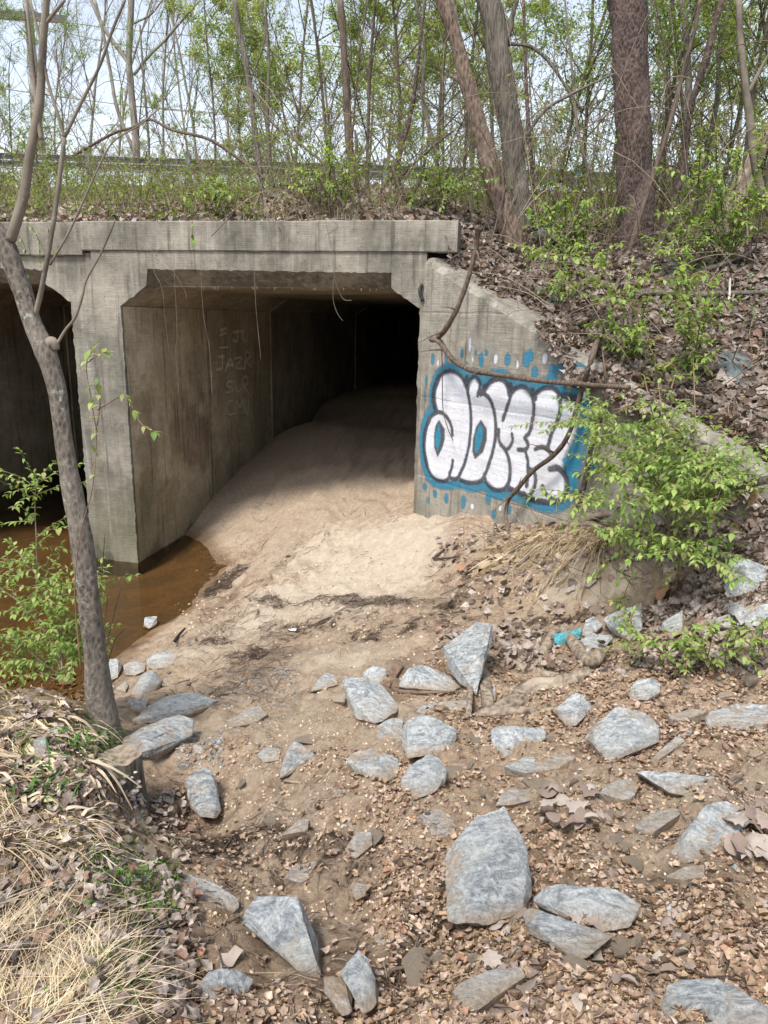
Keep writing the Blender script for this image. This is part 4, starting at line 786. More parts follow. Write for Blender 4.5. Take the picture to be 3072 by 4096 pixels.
DL = [fan(MAPLE, .9, .25, 1), fan(MAPLE, .5, .5, 2), fan(OVAL, .8, .6, 3), fan(BROAD, 1.1, .2, 4), fan(BROAD, .5, .6, 5), fan(SCRAP, .8, .4, 6), fan(MAPLE, 1.4, .1, 7), fan(OVAL, .4, .9, 8)]
DSIM = [(V[:], F) for V, F in [fan(SCRAP, 1, .5, 9), fan(OVAL[::2]+[(.3, .2)], .9, .5, 10), fan(BROAD[::2], 1.2, .4, 11), fan(SCRAP, .6, .9, 12)]]
DPAL = [(.22,.165,.135),(.29,.225,.19),(.17,.12,.095),(.36,.30,.26),(.25,.16,.115),(.11,.078,.06),(.32,.26,.23),(.37,.31,.27)]
DPALF = [(q[0]*1.15, q[1]*1.05, q[2]*.95) for q in DPAL]+[(.32,.225,.15),(.36,.265,.185),(.28,.195,.13),(.34,.24,.16),(.24,.165,.11),(.30,.21,.145)]
def leaflitter(name, n, boxes, H, smin, smax, lab, temps=DSIM, pal=DPAL, lift=.01, tilt=.45, keep=None):
    P = area_pts(n, boxes, H)
    if keep is not None: P = P[keep(P)]
    P = perp(P, H); N = normal(H, P[:, 0], P[:, 1])+RNG.normal(0, tilt, (len(P), 3)); P[:, 2] += RNG.uniform(0, lift*3, len(P))
    V, F, C = scat(temps, P, frames(N), RNG.uniform(smin, smax, len(P)), mixpal(pal, len(P)))
    return setp(add(name, V, F, M['dead'], col=C, smooth=True), lab, 'leaf litter', kind='stuff')
# world-area sampling for the slope behind the wing
def slope_pts(n, x0, x1, y0, y1, dmin, dmax):
    x = RNG.uniform(x0, x1, n); y = RNG.uniform(y0, y1, n); nn = (x-W0[0])*WN[0]+(y-W0[1])*WN[1]; k = (nn > dmin) & (nn < dmax); P = np.stack([x[k], y[k], 0*x[k]], 1); P[:, 2] = H2(P[:, 0], P[:, 1]); return P
P = slope_pts(72000, -1.2, 7, 3.2, 10, .12, 4.2); P = P[RNG.random(len(P)) < np.where(P[:, 1] > 8.6, .5, 1)]
N = normal(H2, P[:, 0], P[:, 1])+RNG.normal(0, .55, (len(P), 3)); P[:, 2] += RNG.uniform(0, .05, len(P))
V, F, C = scat(DSIM+DL[3:6], P, frames(N), RNG.uniform(.03, .095, len(P)), mixpal(DPAL, len(P), .35)*.72); setp(add('leaf_litter', V, F, M['dead'], col=C), 'thick litter of curled brown leaves on the slope above the flared wall', 'leaf litter', kind='stuff')
P = np.stack([RNG.uniform(-9, -.6, 9000), 7.08+RNG.random(9000)**2.2*2.6, np.zeros(9000)], 1); P[:, 2] = H2(P[:, 0], P[:, 1])+RNG.uniform(0, .06, 9000)
V, F, C = scat(DSIM, P, frames(normal(H2, P[:, 0], P[:, 1])+RNG.normal(0, .6, (len(P), 3))), RNG.uniform(.05, .11, len(P)), mixpal(DPAL, len(P))); setp(add('leaf_litter', V, F, M['dead'], col=C), 'brown leaves and dirt lying along the top of the parapet', 'leaf litter', kind='stuff')
leaflitter('leaf_litter', 5200, [(1950, 2090, 3072, 2260, 3), (2000, 2430, 3072, 2700, 2.2), (2750, 2250, 3072, 2450, .8), (1950, 2250, 2200, 2430, .3), (1750, 2150, 2050, 2600, .5)], H1, .03, .085, 'brown leaves over the dirt shelf and bank below the flared wall', DSIM+DL[:3])
leaflitter('leaf_scraps', 27000, [(1500, 2900, 3072, 4150, 5), (700, 3000, 1600, 4150, 1.3), (1700, 2600, 3072, 3000, 2)], H1, .009, .036, 'crushed leaf scraps trodden into the soil between the rocks', DSIM, DPALF, .003, .22)
leaflitter('leaf_litter', 3200, [(0, 2680, 480, 3200, 2), (0, 3200, 800, 4150, 4)], H1, .02, .055, 'grey-brown leaves tangled in straw on the near bank', DSIM+DL[:3], DPAL, .01)
# litter spilling over the low end of the flared wall
n_ = 5200; s_ = 1.55+RNG.random(n_)*3.1; f_ = RNG.random(n_)**1.6; sp_ = (.10+.28*np.clip(.5+1.5*fbm(s_*2.2, s_*0+3, 3, 5), 0, 1))*sstep(1.5, 2.3, s_); P = W0+WD*s_[:, None]+WN*(.22-.30*f_)[:, None]; P[:, 2] = wingtop(s_)+.07-f_*sp_*1.2+RNG.normal(0, .012, n_)
V, F, C = scat(DSIM, P, frames(np.array([0, 0, 1.])*(1-.6*f_)[:, None]-WN*.9*f_[:, None]+RNG.normal(0, .45, (n_, 3))), RNG.uniform(.035, .095, n_), mixpal(DPAL, n_, .3)*.85); setp(add('leaf_litter', V, F, M['dead'], col=C), 'brown leaves spilling over the low end of the flared wall', 'leaf litter', kind='stuff')
# single leaves that can be told apart
LMESH = []
for k, (V, F) in enumerate(DL):
    for c in (DPAL[0], DPAL[3], DPAL[1]): LMESH.append(np_mesh('dead_leaf', V, F, np.tile(c, (len(V), 1))))
OR = np_mesh('dead_leaf', *DL[0], np.tile((.36, .19, .11), (len(DL[0][0]), 1))); BR = np_mesh('dead_leaf', *DL[2], np.tile((.24, .15, .115), (len(DL[2][0]), 1)))
for m in LMESH+[OR, BR]: m.materials.append(M['dead'])
def one_leaf(px, py, s, lab, grp=None, me=None, H=H1, lift=.012):
    P = hit(px, py, H)
    if H is H2 and not ((P[0]-W0)@WN > .25): return None
    P[:, 2] = H(P[:, 0], P[:, 1]); N = normal(H, P[:, 0], P[:, 1])+RNG.normal(0, .3, (1, 3)); R = frames(N)[0]; P = P[0]
    o = bpy.data.objects.new('dead_leaf', me or LMESH[random.randrange(len(LMESH))]); COL.objects.link(o)
    o.matrix_world = Matrix.Translation(P+np.array([0, 0, lift+s*.1])) @ Matrix(R).to_4x4() @ Matrix.Diagonal((s, s, s*.8, 1)); return setp(o, lab, 'leaf', grp)
one_leaf(1850, 2290, .15, 'large orange lobed leaf lying on dark soil beside the straw tuft', me=OR)
one_leaf(1955, 2560, .13, 'long smooth brown leaf lying beside the tall upright rock', me=BR)
one_leaf(2640, 2420, .12, 'orange-brown lobed leaf on top of the leaf heap by the dark grey rock', me=OR, lift=.05)
one_leaf(650, 3270, .06, 'small pale grey leaf standing on edge in the hollow by the green block')
one_leaf(1450, 3830, .05, 'reddish scrap of leaf beside the front sharp rock', me=OR)
LZ = [(2350,3850,800,420,60,.03,.06,'pinkish-brown dead leaf lying in the front litter between rocks','loose dead leaves in the front litter'),
      (600,3820,700,360,34,.035,.07,'dull mauve-brown dead leaf on the straw edge at the front','dead leaves at the straw edge'),
      (230,3150,430,900,40,.035,.07,'grey-brown dead leaf caught among dry stalks on the near bank','dead leaves on the near bank'),
      (2300,3280,260,160,24,.05,.09,'crumpled brown leaf in the heap behind the pyramid rock','leaves heaped behind the pyramid rock'),
      (2980,3400,180,200,16,.05,.09,'curled leaf heaped over the lower end of the smooth sloping slab','leaves heaped on the sloping slab'),
      (2600,2330,900,300,42,.06,.11,'curled brown leaf on the bank below the flared wall','single leaves on the bank')]
for cx, cy, wx, wy, n, s0, s1, lab, grp in LZ:
    for i in range(n): one_leaf(min(3068, max(4, cx+random.uniform(-.5, .5)*wx)), cy+random.uniform(-.5, .5)*wy, random.uniform(s0, s1), lab, grp, lift=.015 if 'heap' not in lab else random.uniform(.01, .06))
for i in range(70): one_leaf(random.uniform(2000, 3060), random.uniform(1250, 1750), random.uniform(.08, .13), 'curled grey-brown leaf in the litter on the slope above the flared wall', 'single leaves on the slope', H=H2, lift=.04) if True else 0
# ------------------------------------------------------------------ catkins, twigs, straw
CK = 1
def catkin(P, D, L):
    n = int(L/.0045); t = np.linspace(0, 1, n); s = RNG.uniform(-1, 1)*2.2; a = np.arctan2(D[1], D[0])+s*(t-.5); st = np.stack([np.cos(a), np.sin(a), 0*a], 1)*L/n; Q = P+np.cumsum(st, 0); return Q
V0, F0 = ico(1)
def catkins(n, boxes, H, lab, lift=.004):
    B = perp(area_pts(n, boxes, H), H); Q = []
    for p in B:
        q = catkin(p, RNG.normal(size=2), RNG.uniform(.02, .07)); z = H(q[:, 0], q[:, 1]); q[:, 2] = z+lift+RNG.uniform(0, .003, len(q)); Q.append(q)
    Q = np.vstack(Q); Q += RNG.normal(0, .0013, Q.shape); OV = np.array([(1,0,0),(-1,0,0),(0,1,0),(0,-1,0),(0,0,1),(0,0,-1.)]); OF = np.array([(0,2,4),(2,1,4),(1,3,4),(3,0,4),(2,0,5),(1,2,5),(3,1,5),(0,3,5)])
    V, F, C = scat([(OV, OF)], Q, frames(RNG.normal(size=(len(Q), 3))), RNG.uniform(.0012, .0026, len(Q)), mixpal([(.52, .33, .14), (.58, .40, .20), (.42, .26, .11)], len(Q))); setp(add('fallen_catkins', V, F, M['clod'], col=C), lab, 'catkins', kind='stuff')
catkins(3600, [(0, 3500, 1000, 4150, 1.0), (1500, 3000, 3072, 4150, 2.2), (600, 2600, 1800, 3100, 1), (1750, 2300, 3072, 3000, 1.3), (0, 2800, 600, 3500, .6), (2500, 3900, 3072, 4100, .4), (1000, 2100, 1700, 2600, .35)], H1, 'orange catkins fallen over soil, rocks and straw')
def ribbons(starts, dirs, L, wd, droop, k=4):
    """thin bent blades: returns V,F"""
    n = len(starts); t = np.linspace(0, 1, k+1); side = np.cross(dirs, np.array([0, 0, 1.])); side /= np.linalg.norm(side, axis=1)[:, None]+1e-6
    bend = RNG.normal(0, .25, (n, 1))
    C = starts[:, None]+dirs[:, None]*(L[:, None]*t)[..., None]+side[:, None]*((bend*L[:, None]*t*t)[..., None]); C[..., 2] -= droop[:, None]*(L[:, None]*t)**2*3
    w_ = (wd[:, None]*(1-.8*t**2))[..., None]*side[:, None]; A = C-w_; B = C+w_; V = np.stack([A, B], 2).reshape(n, -1, 3); i = np.arange(k)*2; f = np.stack([i, i+1, i+3, i+2], 1)
    F = (f[None]+(np.arange(n)*(2*k+2))[:, None, None]).reshape(-1, 4); return V.reshape(-1, 3), quad2tri(F), 2*k+2
def straw(name, n, boxes, L0, L1, w0, up, droop, pal, lab, H=H1, cat='dry grass', bias=None, mat='straw'):
    P = perp(area_pts(n, boxes, H), H); n = len(P); a = 9*fbm(P[:, 0]*1.6, P[:, 1]*1.6, 2, 8)+RNG.normal(0, .7, n)+3.14*(RNG.random(n) < .5); D = np.stack([np.cos(a), np.sin(a), RNG.uniform(up*.3, up, len(P))], 1)
    if bias is not None: D = D*.5+np.array(bias)
    D /= np.linalg.norm(D, axis=1)[:, None]; P[:, 2] += RNG.uniform(0, .02, len(P)); L = RNG.uniform(L0, L1, len(P))
    V, F, k = ribbons(P, D, L, RNG.uniform(.5, 1.3, len(P))*w0, np.full(len(P), droop)*RNG.uniform(.6, 1.3, len(P))/L); V[:, 2] = np.maximum(V[:, 2], H(V[:, 0], V[:, 1])+.003+.02*RNG.random(len(V))*(up > .4))
    C = np.repeat(mixpal(pal, len(P)), k, 0); return setp(add(name, V, F, M[mat], col=C), lab, cat, kind='stuff')
SP = [(.52, .40, .25), (.62, .50, .34), (.42, .31, .19), (.68, .58, .43)]
straw('dry_grass', 2300, [(-100, 3450, 480, 4200, 3), (-100, 3700, 560, 4250, 2)], .05, .2, .0009, .05, .03, SP, 'matted yellow straw on the near bank at the front')
straw('dry_grass', 1500, [(-100, 2800, 370, 3450, 1)], .08, .26, .0016, .6, .4, SP, 'tangled pale grass stalks around the foot of the lichened tree')
straw('dry_reed_blades', 160, [(-50, 2850, 420, 3300, 1)], .10, .22, .008, .8, .45, [(.55, .43, .30), (.62, .5, .37)], 'broad dry curled reed blades on the near bank')
straw('green_grass', 420, [(60, 2950, 450, 3200, 1), (300, 2900, 470, 3050, .6), (0, 3050, 300, 3250, .6)], .06, .16, .0035, 1.6, .25, [(.06, .16, .02), (.09, .22, .035)], 'short green grass blades among the straw on the near bank', cat='grass', mat='leaf')
straw('moss_and_seedlings', 2600, [(350, 3350, 720, 3700, 3), (0, 3900, 560, 4100, 1), (250, 3600, 600, 4000, 1.5)], .006, .02, .003, 1.2, .1, [(.10, .2, .03), (.14, .25, .05), (.18, .26, .08)], 'tiny green seedlings and moss among the straw at the front', cat='moss', mat='leaf')
# straw tuft hanging over the cut bank
P = hit(RNG.uniform(2080, 2480, 250), RNG.uniform(2120, 2180, 250)); P[:, 2] += .02; D = np.array([-.55, -.75, .12])+RNG.normal(0, .38, (250, 3)); D /= np.linalg.norm(D, axis=1)[:, None]
k = 6; V, F, kk = ribbons(P, D, RNG.uniform(.2, .65, 250), RNG.uniform(.0012, .003, 250), RNG.uniform(.12, .32, 250), 6); V[:, 2] = np.maximum(V[:, 2], H1(V[:, 0], V[:, 1])+.01+RNG.uniform(0, .08, len(V)))
setp(add('dry_grass_tuft', V, F, M['straw'], col=np.repeat(mixpal([(.50, .38, .24), (.56, .45, .31), (.36, .26, .16)], 250), kk, 0)), 'tuft of long dry grass drooping over the cut bank under the flared wall', 'dry grass', kind='stuff')
def twiglitter(n, boxes, H, r, L0, L1, lab, pal, seed=0):
    P = perp(area_pts(n, boxes, H), H); parts = []
    for p in P:
        a = RNG.uniform(0, 6.28); L = RNG.uniform(L0, L1); t = np.linspace(-.5, .5, 4); q = p+np.outer(t*L, [math.cos(a), math.sin(a), 0])+RNG.normal(0, L*.05, (4, 3))*[1, 1, .2]; q[:, 2] = H(q[:, 0], q[:, 1])+.006+RNG.uniform(0, .02); V, F = tube(q, np.array([1, .9, .7, .4])*r*RNG.uniform(.5, 1.4), 4, cap=False)
        parts.append((V, F, np.tile(pal[RNG.integers(len(pal))], (len(V), 1))))
    V, F, C = join(parts); return setp(add('twig_debris', V, F, M['twig'], col=C), lab, 'twigs', kind='stuff')
TP = [(.07, .05, .04), (.13, .095, .07), (.22, .17, .13)]
twiglitter(2200, [(800, 2200, 1100, 2600, 2), (1050, 2400, 1750, 2430, 4), (650, 2600, 1150, 2850, 2), (1700, 2200, 1950, 2700, 1), (1000, 2000, 1500, 2300, .5)], H1, .0022, .03, .16, 'fine dark flood debris lines across the sand', TP)
twiglitter(900, [(1500, 2600, 3072, 4100, 3), (600, 3100, 1500, 4100, 1)], H1, .0018, .03, .14, 'thin broken twigs among the leaf scraps', TP)
twiglitter(1300, [(1900, 950, 3072, 1900, 3), (0, 860, 1850, 890, 1)], H2, .004, .1, .6, 'broken twigs lying in litter on the slope', TP)
def stick(lab, pts, r, H=H1, mat='twig', col=(.22, .17, .135), name='stick', lift=.01, k=7, cat='stick', rough=.25, group=None):
    A = hit([p[0] for p in pts], [p[1] for p in pts], H); A[:, 2] += lift+np.array([(p[2] if len(p) > 2 else 0) for p in pts]); Q = smooth_path(A, n=5); R = np.linspace(1, .55, len(Q))*r
    V, F = tube(Q, R, k, rough, seed=int(pts[0][0])); a = Q.mean(0); o = add(name, V-a, F, M[mat], col=np.tile(col, (len(V), 1))); o.location = a; return setp(o, lab, cat, group)
stick('long pale twig lying across the straw toward the channel', rg('G', [(60,320),(160,370),(250,410),(400,250),(500,445),(590,460)]), .007, col=(.33, .28, .24))
stick('thinner branching twig crossing the long pale one in the straw', rg('G', [(80,210),(150,300),(200,360),(260,410),(330,480)]), .005, col=(.24, .19, .16))
stick('short thick piece of bleached driftwood by the creek stones', rg('E', [(795,485),(830,468),(880,448)]), .016, mat='wood', k=9)
stick('dark driftwood piece next to the bleached one', rg('E', [(700,482),(750,487),(790,480)]), .013, mat='wood', col=(.1, .07, .05))
stick('brown wood chunk lying above the bleached driftwood', rg('E', [(770,465),(800,458),(820,455)]), .014, mat='wood')
stick('charcoal-dark stick standing out on the pale sand by the water', rg('E', [(755,290,.0),(775,272,.02),(800,250,.03)]), .014, col=(.03, .025, .02))
stick('straight thin stick in debris right of the driftwood', rg('E', [(985,460),(1030,470),(1080,487)]), .007, col=(.25, .19, .13))
stick('slender forked stick across soil above the trodden hollow', rg('E', [(1225,898),(1330,912),(1420,930),(1500,965)]), .006, col=(.27, .21, .15))
stick('bleached wood splinter on orange catkins, mid channel', rg('G', [(1490,110),(1545,130),(1600,150)]), .012, mat='wood')
stick('dark twig in the middle of the trodden hollow', rg('G', [(830,292),(900,280),(990,275)]), .007, col=(.08, .055, .04))
stick('curved twig rising beside the stacked slab at the edge', rg('H', [(1410,105),(1440,60),(1490,35),(1550,10)]), .010, col=(.14, .10, .08))
stick('crooked twig in front litter left of the speckled slab', rg('H', [(10,890),(40,855),(100,835),(130,770),(150,700)]), .006, col=(.14, .10, .075))
stick('short dark stick leaning on the dirt mound by the pillar', rg('G', [(1015,725,.0),(1050,695,.02),(1100,655,.05)]), .005, col=(.06, .045, .035))
stick('thick brown twigs bunched behind the low brown-grey slab', rg('F', [(15,490),(50,440),(80,400)]), .014, col=(.17, .11, .08))
stick('stick under the low brown-grey slab', rg('F', [(60,510),(160,515),(300,512)]), .012, col=(.15, .10, .07))
stick('rotten log jutting from the dirt shelf under the painted wall', [(2410,2150,.05),(2350,2135,.06),(2280,2120,.02)][::-1], .035, mat='wood', col=(.1, .08, .06))
stick('dark root log arching out of the bank beside the straw tuft', rg('D', [(760,1430,.0),(830,1385,.06),(900,1360,.08),(1040,1325,.04)]), .045, mat='wood', name='log', cat='log', k=10)
stick('short hollow log end on the dirt shelf', rg('D', [(400,1365),(440,1380),(480,1390)]), .026, mat='wood', name='log', cat='log')
for i, p in enumerate([[(210,560),(260,540),(330,500)], [(215,560),(300,575),(400,560)]]): stick(['thin dark root across soil beside the sand mound', 'lower thin dark root on soil beside the sand mound'][i], rg('D', [(p[0][0], p[0][1]+940), (p[1][0], p[1][1]+920), (p[2][0], p[2][1]+900)]), .010, col=(.07, .05, .04))
stick('long fallen branch lying level across the leafy slope', rg('D', [(1080,380,.05),(1180,385,.06),(1350,400,.07),(1500,388,.06),(1670,378,.05)]), .03, H=H2, mat='bark_grey', name='fallen_branch', cat='branch', k=10)
stick('fallen stick across the upper slope near the twisted vine', rg('D', [(1340,290,.05),(1450,262,.06),(1560,225,.08),(1659,150,.05)]), .022, H=H2, mat='bark_grey', name='fallen_branch', cat='branch', k=8)
stick('short white-grey stick upright on the leafy slope', [(2913,1240,.0),(2912,1210,.08),(2910,1190,.14)], .012, H=H2, col=(.4, .36, .32))
stick('rotten stick in litter below the dark slope rocks', rg('D', [(1200,800,.03),(1280,770,.05),(1380,745,.03)]), .02, H=H2, mat='wood')
# weathered roots of the washed-out stump
rt = [[(560,395),(640,420),(760,250),(880,390),(930,360)], [(380,640),(470,600),(560,560),(640,500),(780,480)], [(480,600),(600,560),(700,510),(800,470),(880,440)], [(520,610),(430,610),(720,600),(760,610)], [(360,660),(400,250),(450,590)], [(600,395),(700,440),(800,460),(860,470)], [(640,540),(700,500),(760,490),(840,480)]]
root = empty('exposed_roots', hit(*rg('F', [(800, 480)])[0])[0], 'washed-out weathered brown tree roots spreading over the soil behind the square boulder', 'roots')
for i, p in enumerate(rt):
    A = hit(*np.array(rg('F', p)).T); A[:, 2] += .02; Q = smooth_path(A, n=6); V, F = tube(Q, np.linspace(.02, .045, len(Q))*(1 if i < 3 else .7), 9, .9, i); add('root', V, F, M['wood'], root)
# ------------------------------------------------------------------ foreground tree and stump
def trunk3(pts, Y, rad, k=16, n=6, rough=.12, seed=1, lean=0):
    pts = [(p[0], p[1], p[2]*WSC)+tuple(p[3:]) for p in pts]
    A = np.vstack([at_y(p[0], p[1], Y+(p[3] if len(p) > 3 else 0)) for p in pts]); R = np.array([p[2] for p in pts], float)/2/FOC*np.linalg.norm(A-EYE, axis=1); Q = smooth_path(A, n=n); R = np.interp(np.linspace(0, len(pts)-1, len(Q)), np.arange(len(pts)), R); return tube(Q, R, k, rough, seed)
def tree_from(name, lab, parts, Y, mat, cat='tree', group=None, k=14, rough=.12):
    b = at_y(parts[0][1][0][0], parts[0][1][0][1], Y)[0]; t = empty(name, b, lab, cat, group)
    for i, (pn, pts) in enumerate(parts): add(pn, *trunk3(pts, Y, 0, k if i == 0 else 8, 6, rough, i+3), M[mat if i == 0 or mat != 'bark_lichen' else 'bark_pale'], t, )
    return t
WSC = .84
T0 = tree_from('lichened_tree', 'leaning young tree with lichen-spotted grey bark at the creek edge, its trunk knotted halfway', [
 ('trunk', [(455,3080,170),(430,2960,125),(400,2800,108),(378,2600,96),(350,2343,90),(325,2150,90),(290,1980,82),(262,1800,76),(235,1600,72),(205,1480,78),(180,1400,92),(130,1290,72),(95,1180,72),(60,1090,74),(30,1000,72),(0,940,66),(-30,900,60)]),
 ('branch', [(40,960,44),(70,870,40),(95,780,40),(115,640,36),(135,540,34),(160,400,32),(172,200,28),(185,0,24),(190,-80,22)]),
 ('branch', [(190,1380,60),(212,1375,56),(225,1400,30)]),
 ('branch', [(130,1290,20),(160,1180,22),(195,1000,20),(230,780,19),(258,550,18)]),
 ('branch', [(258,550,14),(235,470,13),(190,320,12),(165,180,10),(120,0,9)]),
 ('branch', [(258,550,14),(330,400,13),(400,260,12),(450,120,11),(500,0,10)]),
 ('branch', [(225,1380,13),(262,1320,12),(300,1270,12),(330,1180,12),(345,1120,11),(400,1020,9),(440,930,8),(460,880,7)]),
 ('branch', [(200,1060,9),(280,920,9),(380,700,8),(450,570,7),(560,500,6),(640,430,5)]),
 ('branch', [(165,560,18),(150,450,18),(105,0,10)]), ('branch', [(172,110,14),(210,60,12),(260,0,9)])], 2.85, 'bark_lichen', k=24, rough=.22)
WSC = 1.
def stump():
    c = np.array([at_y(478, 3030, 2.45)[0][0]+.0, 2.45, 0]); zt = at_y(478, 3020, 2.45)[0][2]; r = 90/FOC*2.6
    t = empty('tree_stump', (c[0], c[1], zt-.4), 'sawn tree stump ringed with pale bracket fungus beside the lichened tree', 'stump')
    n = 30; zs = np.linspace(zt, zt-.55, 14); V = []; 
    for i, z in enumerate(zs):
        for j in range(n):
            a = j/n*6.283; rr = r*(1+.10*i/13+.25*(i/13)**3)*(1+.12*math.sin(3*a+1)+.07*math.sin(7*a)+.05*vnoise(np.array([a*3]), np.array([z*12]))[0]); V.append((c[0]+rr*math.cos(a)+.05*(i/13)**2, c[1]+rr*math.sin(a), z+.012*math.sin(2*a)*(1-i/13)))
    V = np.array(V); F = quad2tri(np.array([(i*n+j, i*n+(j+1) % n, (i+1)*n+(j+1) % n, (i+1)*n+j) for i in range(13) for j in range(n)])); add('bark', V, F, M['bark_grey'], t)
    T = np.vstack([V[:n]+[0, 0, .001], [c[0], c[1], zt-.02]]); add('cut_face', T, np.array([(n, j, (j+1) % n) for j in range(n)]), M['wood'], t)
    for k in range(80):
        a = random.uniform(4.0, 6.2); z = zt-random.uniform(.05, .32); s = random.uniform(.010, .024); rr = r*1.1
        p = np.array([c[0]+rr*math.cos(a), c[1]+rr*math.sin(a), z]); W_, Fh = ico(1); W_ = W_*np.array([s, s*.9, s*.28])+p; W_[:, 2] -= .01*np.abs(W_[:, 0]-p[0]); add('bracket_fungus', W_, Fh, M['fungus'], t)
stump()
# ------------------------------------------------------------------ guardrail, pole, wires
def rail():
    L0, L1 = -6, 14; t = empty('guardrail', RAILP[0]-[0, 0, .75], 'grey galvanised guardrail running along the road above the culvert', 'guardrail')
    prof = [(.0, 0), (.0, -.02), (.055, -.05), (.08, -.085), (.055, -.12), (.0, -.155), (.055, -.19), (.08, -.225), (.055, -.26), (.0, -.29), (.0, -.31)]
    prof = prof+[(a-.006-.0*1, b) for a, b in reversed(prof)]; n = len(prof); xs = np.arange(L0, L1+.1, 3.81)
    for i in range(len(xs)-1):
        V = []
        for x in (xs[i]-.15, xs[i+1]):
            for a, b in prof: p = RAILP[0]+RAILD*x+RAILQ*(a+(.007 if i % 2 else 0)); V.append((p[0], p[1], 5.93+b-(.0 if i % 2 else .001)))
        F = [(j, (j+1) % n, n+(j+1) % n, n+j) for j in range(n)]; add('rail_beam', np.array(V), np.array(F), M['metal'], t)
    x0 = float((at_z(750, 612, 5.99)[0]-RAILP[0])@RAILD); x1 = float((at_z(2315, 665, 5.99)[0]-RAILP[0])@RAILD); sp = (x1-x0)/4
    for i in range(-3, 7):
        x = x0+sp*i; c = RAILP[0]+RAILD*x-RAILQ*.16; V = []
        blue = i == 4
        for dz in (-.95, .09):
            for a, b in ((-.05, -.08), (.05, -.08), (.05, -.07), (.006, -.07), (.006, .07), (.05, .07), (.05, .08), (-.05, .08), (-.05, .07), (-.006, .07), (-.006, -.07), (-.05, -.07)): p = c+RAILD*a+RAILQ*b; V.append((p[0], p[1], 5.93+dz))
        n2 = 12; F = [(j, (j+1) % n2, n2+(j+1) % n2, n2+j) for j in range(n2)]; o = add('post', np.array(V), np.array(F), M['metal'], t, smooth=False)
        if blue: c2 = c-RAILQ*.085; V = np.array([c2+RAILD*a+np.array([0, 0, z]) for a, z in ((-.05, .065), (.05, .065), (.05, -.19), (-.05, -.19))]); V[:, 2] += 5.93-c2[2]; add('blue_reflector', V, np.array([[0, 1, 2, 3]]), m_flat('blue_plastic', (.05, .22, .5)), t)
rail()
def pole():
    Y = 30; b = at_y(172, 690, Y)[0]; t = empty('utility_pole', (b[0], b[1], 4.6), 'weathered wooden utility pole with double crossarms beyond the guardrail', 'utility pole')
    add('pole', *trunk3([(178,820,36),(170,680,34),(150,480,30),(135,300,28),(120,130,26),(106,-40,24)], Y, 0, 12, 4, .04), M['pole'], t)
    for a, b_ in ([(20,62),(70,8)], [(66,60),(112,8)]):
        P = at_y([a[0], b_[0]], [a[1], b_[1]], Y-1); P[1, 1] += 1.6; d = P[1]-P[0]; d /= np.linalg.norm(d); V = []
        s = np.cross(d, [0, 0, 1]); s /= np.linalg.norm(s); u = np.cross(s, d)
        for q in (P[0]-d*.5, P[1]+d*.6):
            for i, j in ((-1, -1), (1, -1), (1, 1), (-1, 1)): V.append(q+s*.09*i+u*.13*j)
        add('crossarm', np.array(V), np.array([(0,1,5,4),(1,2,6,5),(2,3,7,6),(3,0,4,7),(0,3,2,1),(4,5,6,7)]), M['pole'], t, smooth=False)
        for f in (.1, .8):
            q = P[0]*(1-f)+P[1]*f+np.array([0, 0, .13]); add('insulator', *tube([q, q+[0, 0, .08], q+[0, 0, .16]], [.06, .08, .04], 8), M['white'], t)
pole()
for i, (a, b_, lab) in enumerate([((0,38),(1000,175),'topmost thin power line sagging from the pole to the trees'), ((60,50),(1000,300),'second thin power line below the topmost one'), ((0,345),(1100,480),'middle power line crossing the bare treetops'), ((100,360),(1300,500),'lowest power line just above the guardrail foliage')]):
    A = at_y([a[0]-200, (a[0]+b_[0])/2, b_[0]+600], [a[1]-20, (a[1]+b_[1])/2+12, b_[1]+30], 29); setp(add('power_line', *tube(smooth_path(A, n=8), .014, 5, cap=False), M['bark_pale']), lab, 'power line')
# ------------------------------------------------------------------ standing trees near the culvert
WSC = .86
tree_from('leaning_tree', 'leaning tree with peeling pale-brown bark rooted just above the flared wall', [
 ('trunk', [(2100,1180,120),(2085,1090,96),(2050,960,90),(2010,830,84),(1965,700,76),(1930,560,70),(1895,430,66),(1850,250,58),(1810,120,54),(1770,0,52),(1740,-90,50)]),
 ('branch', [(1905,470,26),(1870,380,22),(1840,330,18),(1800,300,12)])], 7.6, 'bark_brown', k=26, rough=.3)
t = tree_from('furrowed_tree', 'upright tree with finely furrowed grey bark behind the leaning tree', [
 ('trunk', [(2110,1090,120),(2090,960,100),(2072,800,90),(2050,600,88),(2030,450,92),(2008,300,92),(1985,120,86),(1955,0,88),(1935,-90,86)]),
 ('branch', [(2020,170,34),(2035,120,30),(2052,50,18),(2075,-20,14)]),
 ('branch', [(2030,175,16),(2120,185,14),(2190,240,12),(2260,340,9),(2330,440,6)]),
 ('branch', [(2060,640,18),(2110,540,15),(2180,440,14),(2280,380,12),(2380,330,10),(2470,290,7)])], 8.2, 'bark_grey', k=26, rough=.3)
WSC = .95
tree_from('scaly_tree', 'thick straight tree with dark scaly purple-brown bark standing on the slope', [
 ('trunk', [(2560,1120,165),(2548,1040,142),(2545,950,130),(2540,800,124),(2535,600,122),(2528,450,122),(2525,300,120),(2522,150,120),(2510,0,124),(2500,-90,124)]),
 ('side_stem', [(2480,160,20),(2470,80,26),(2455,0,26),(2440,-60,24)])], 8.3, 'bark_scaly', k=36, rough=.22)
tree_from('leaning_dead_log', 'grey barkless dead log propped at a slant at the top of the slope', [('trunk', [(2810,1060,90),(2850,985,76),(2890,900,70),(2940,800,66),(2985,700,60),(3030,600,56),(3080,500,50)])], 9.2, 'wood', 'log', k=18, rough=.35)
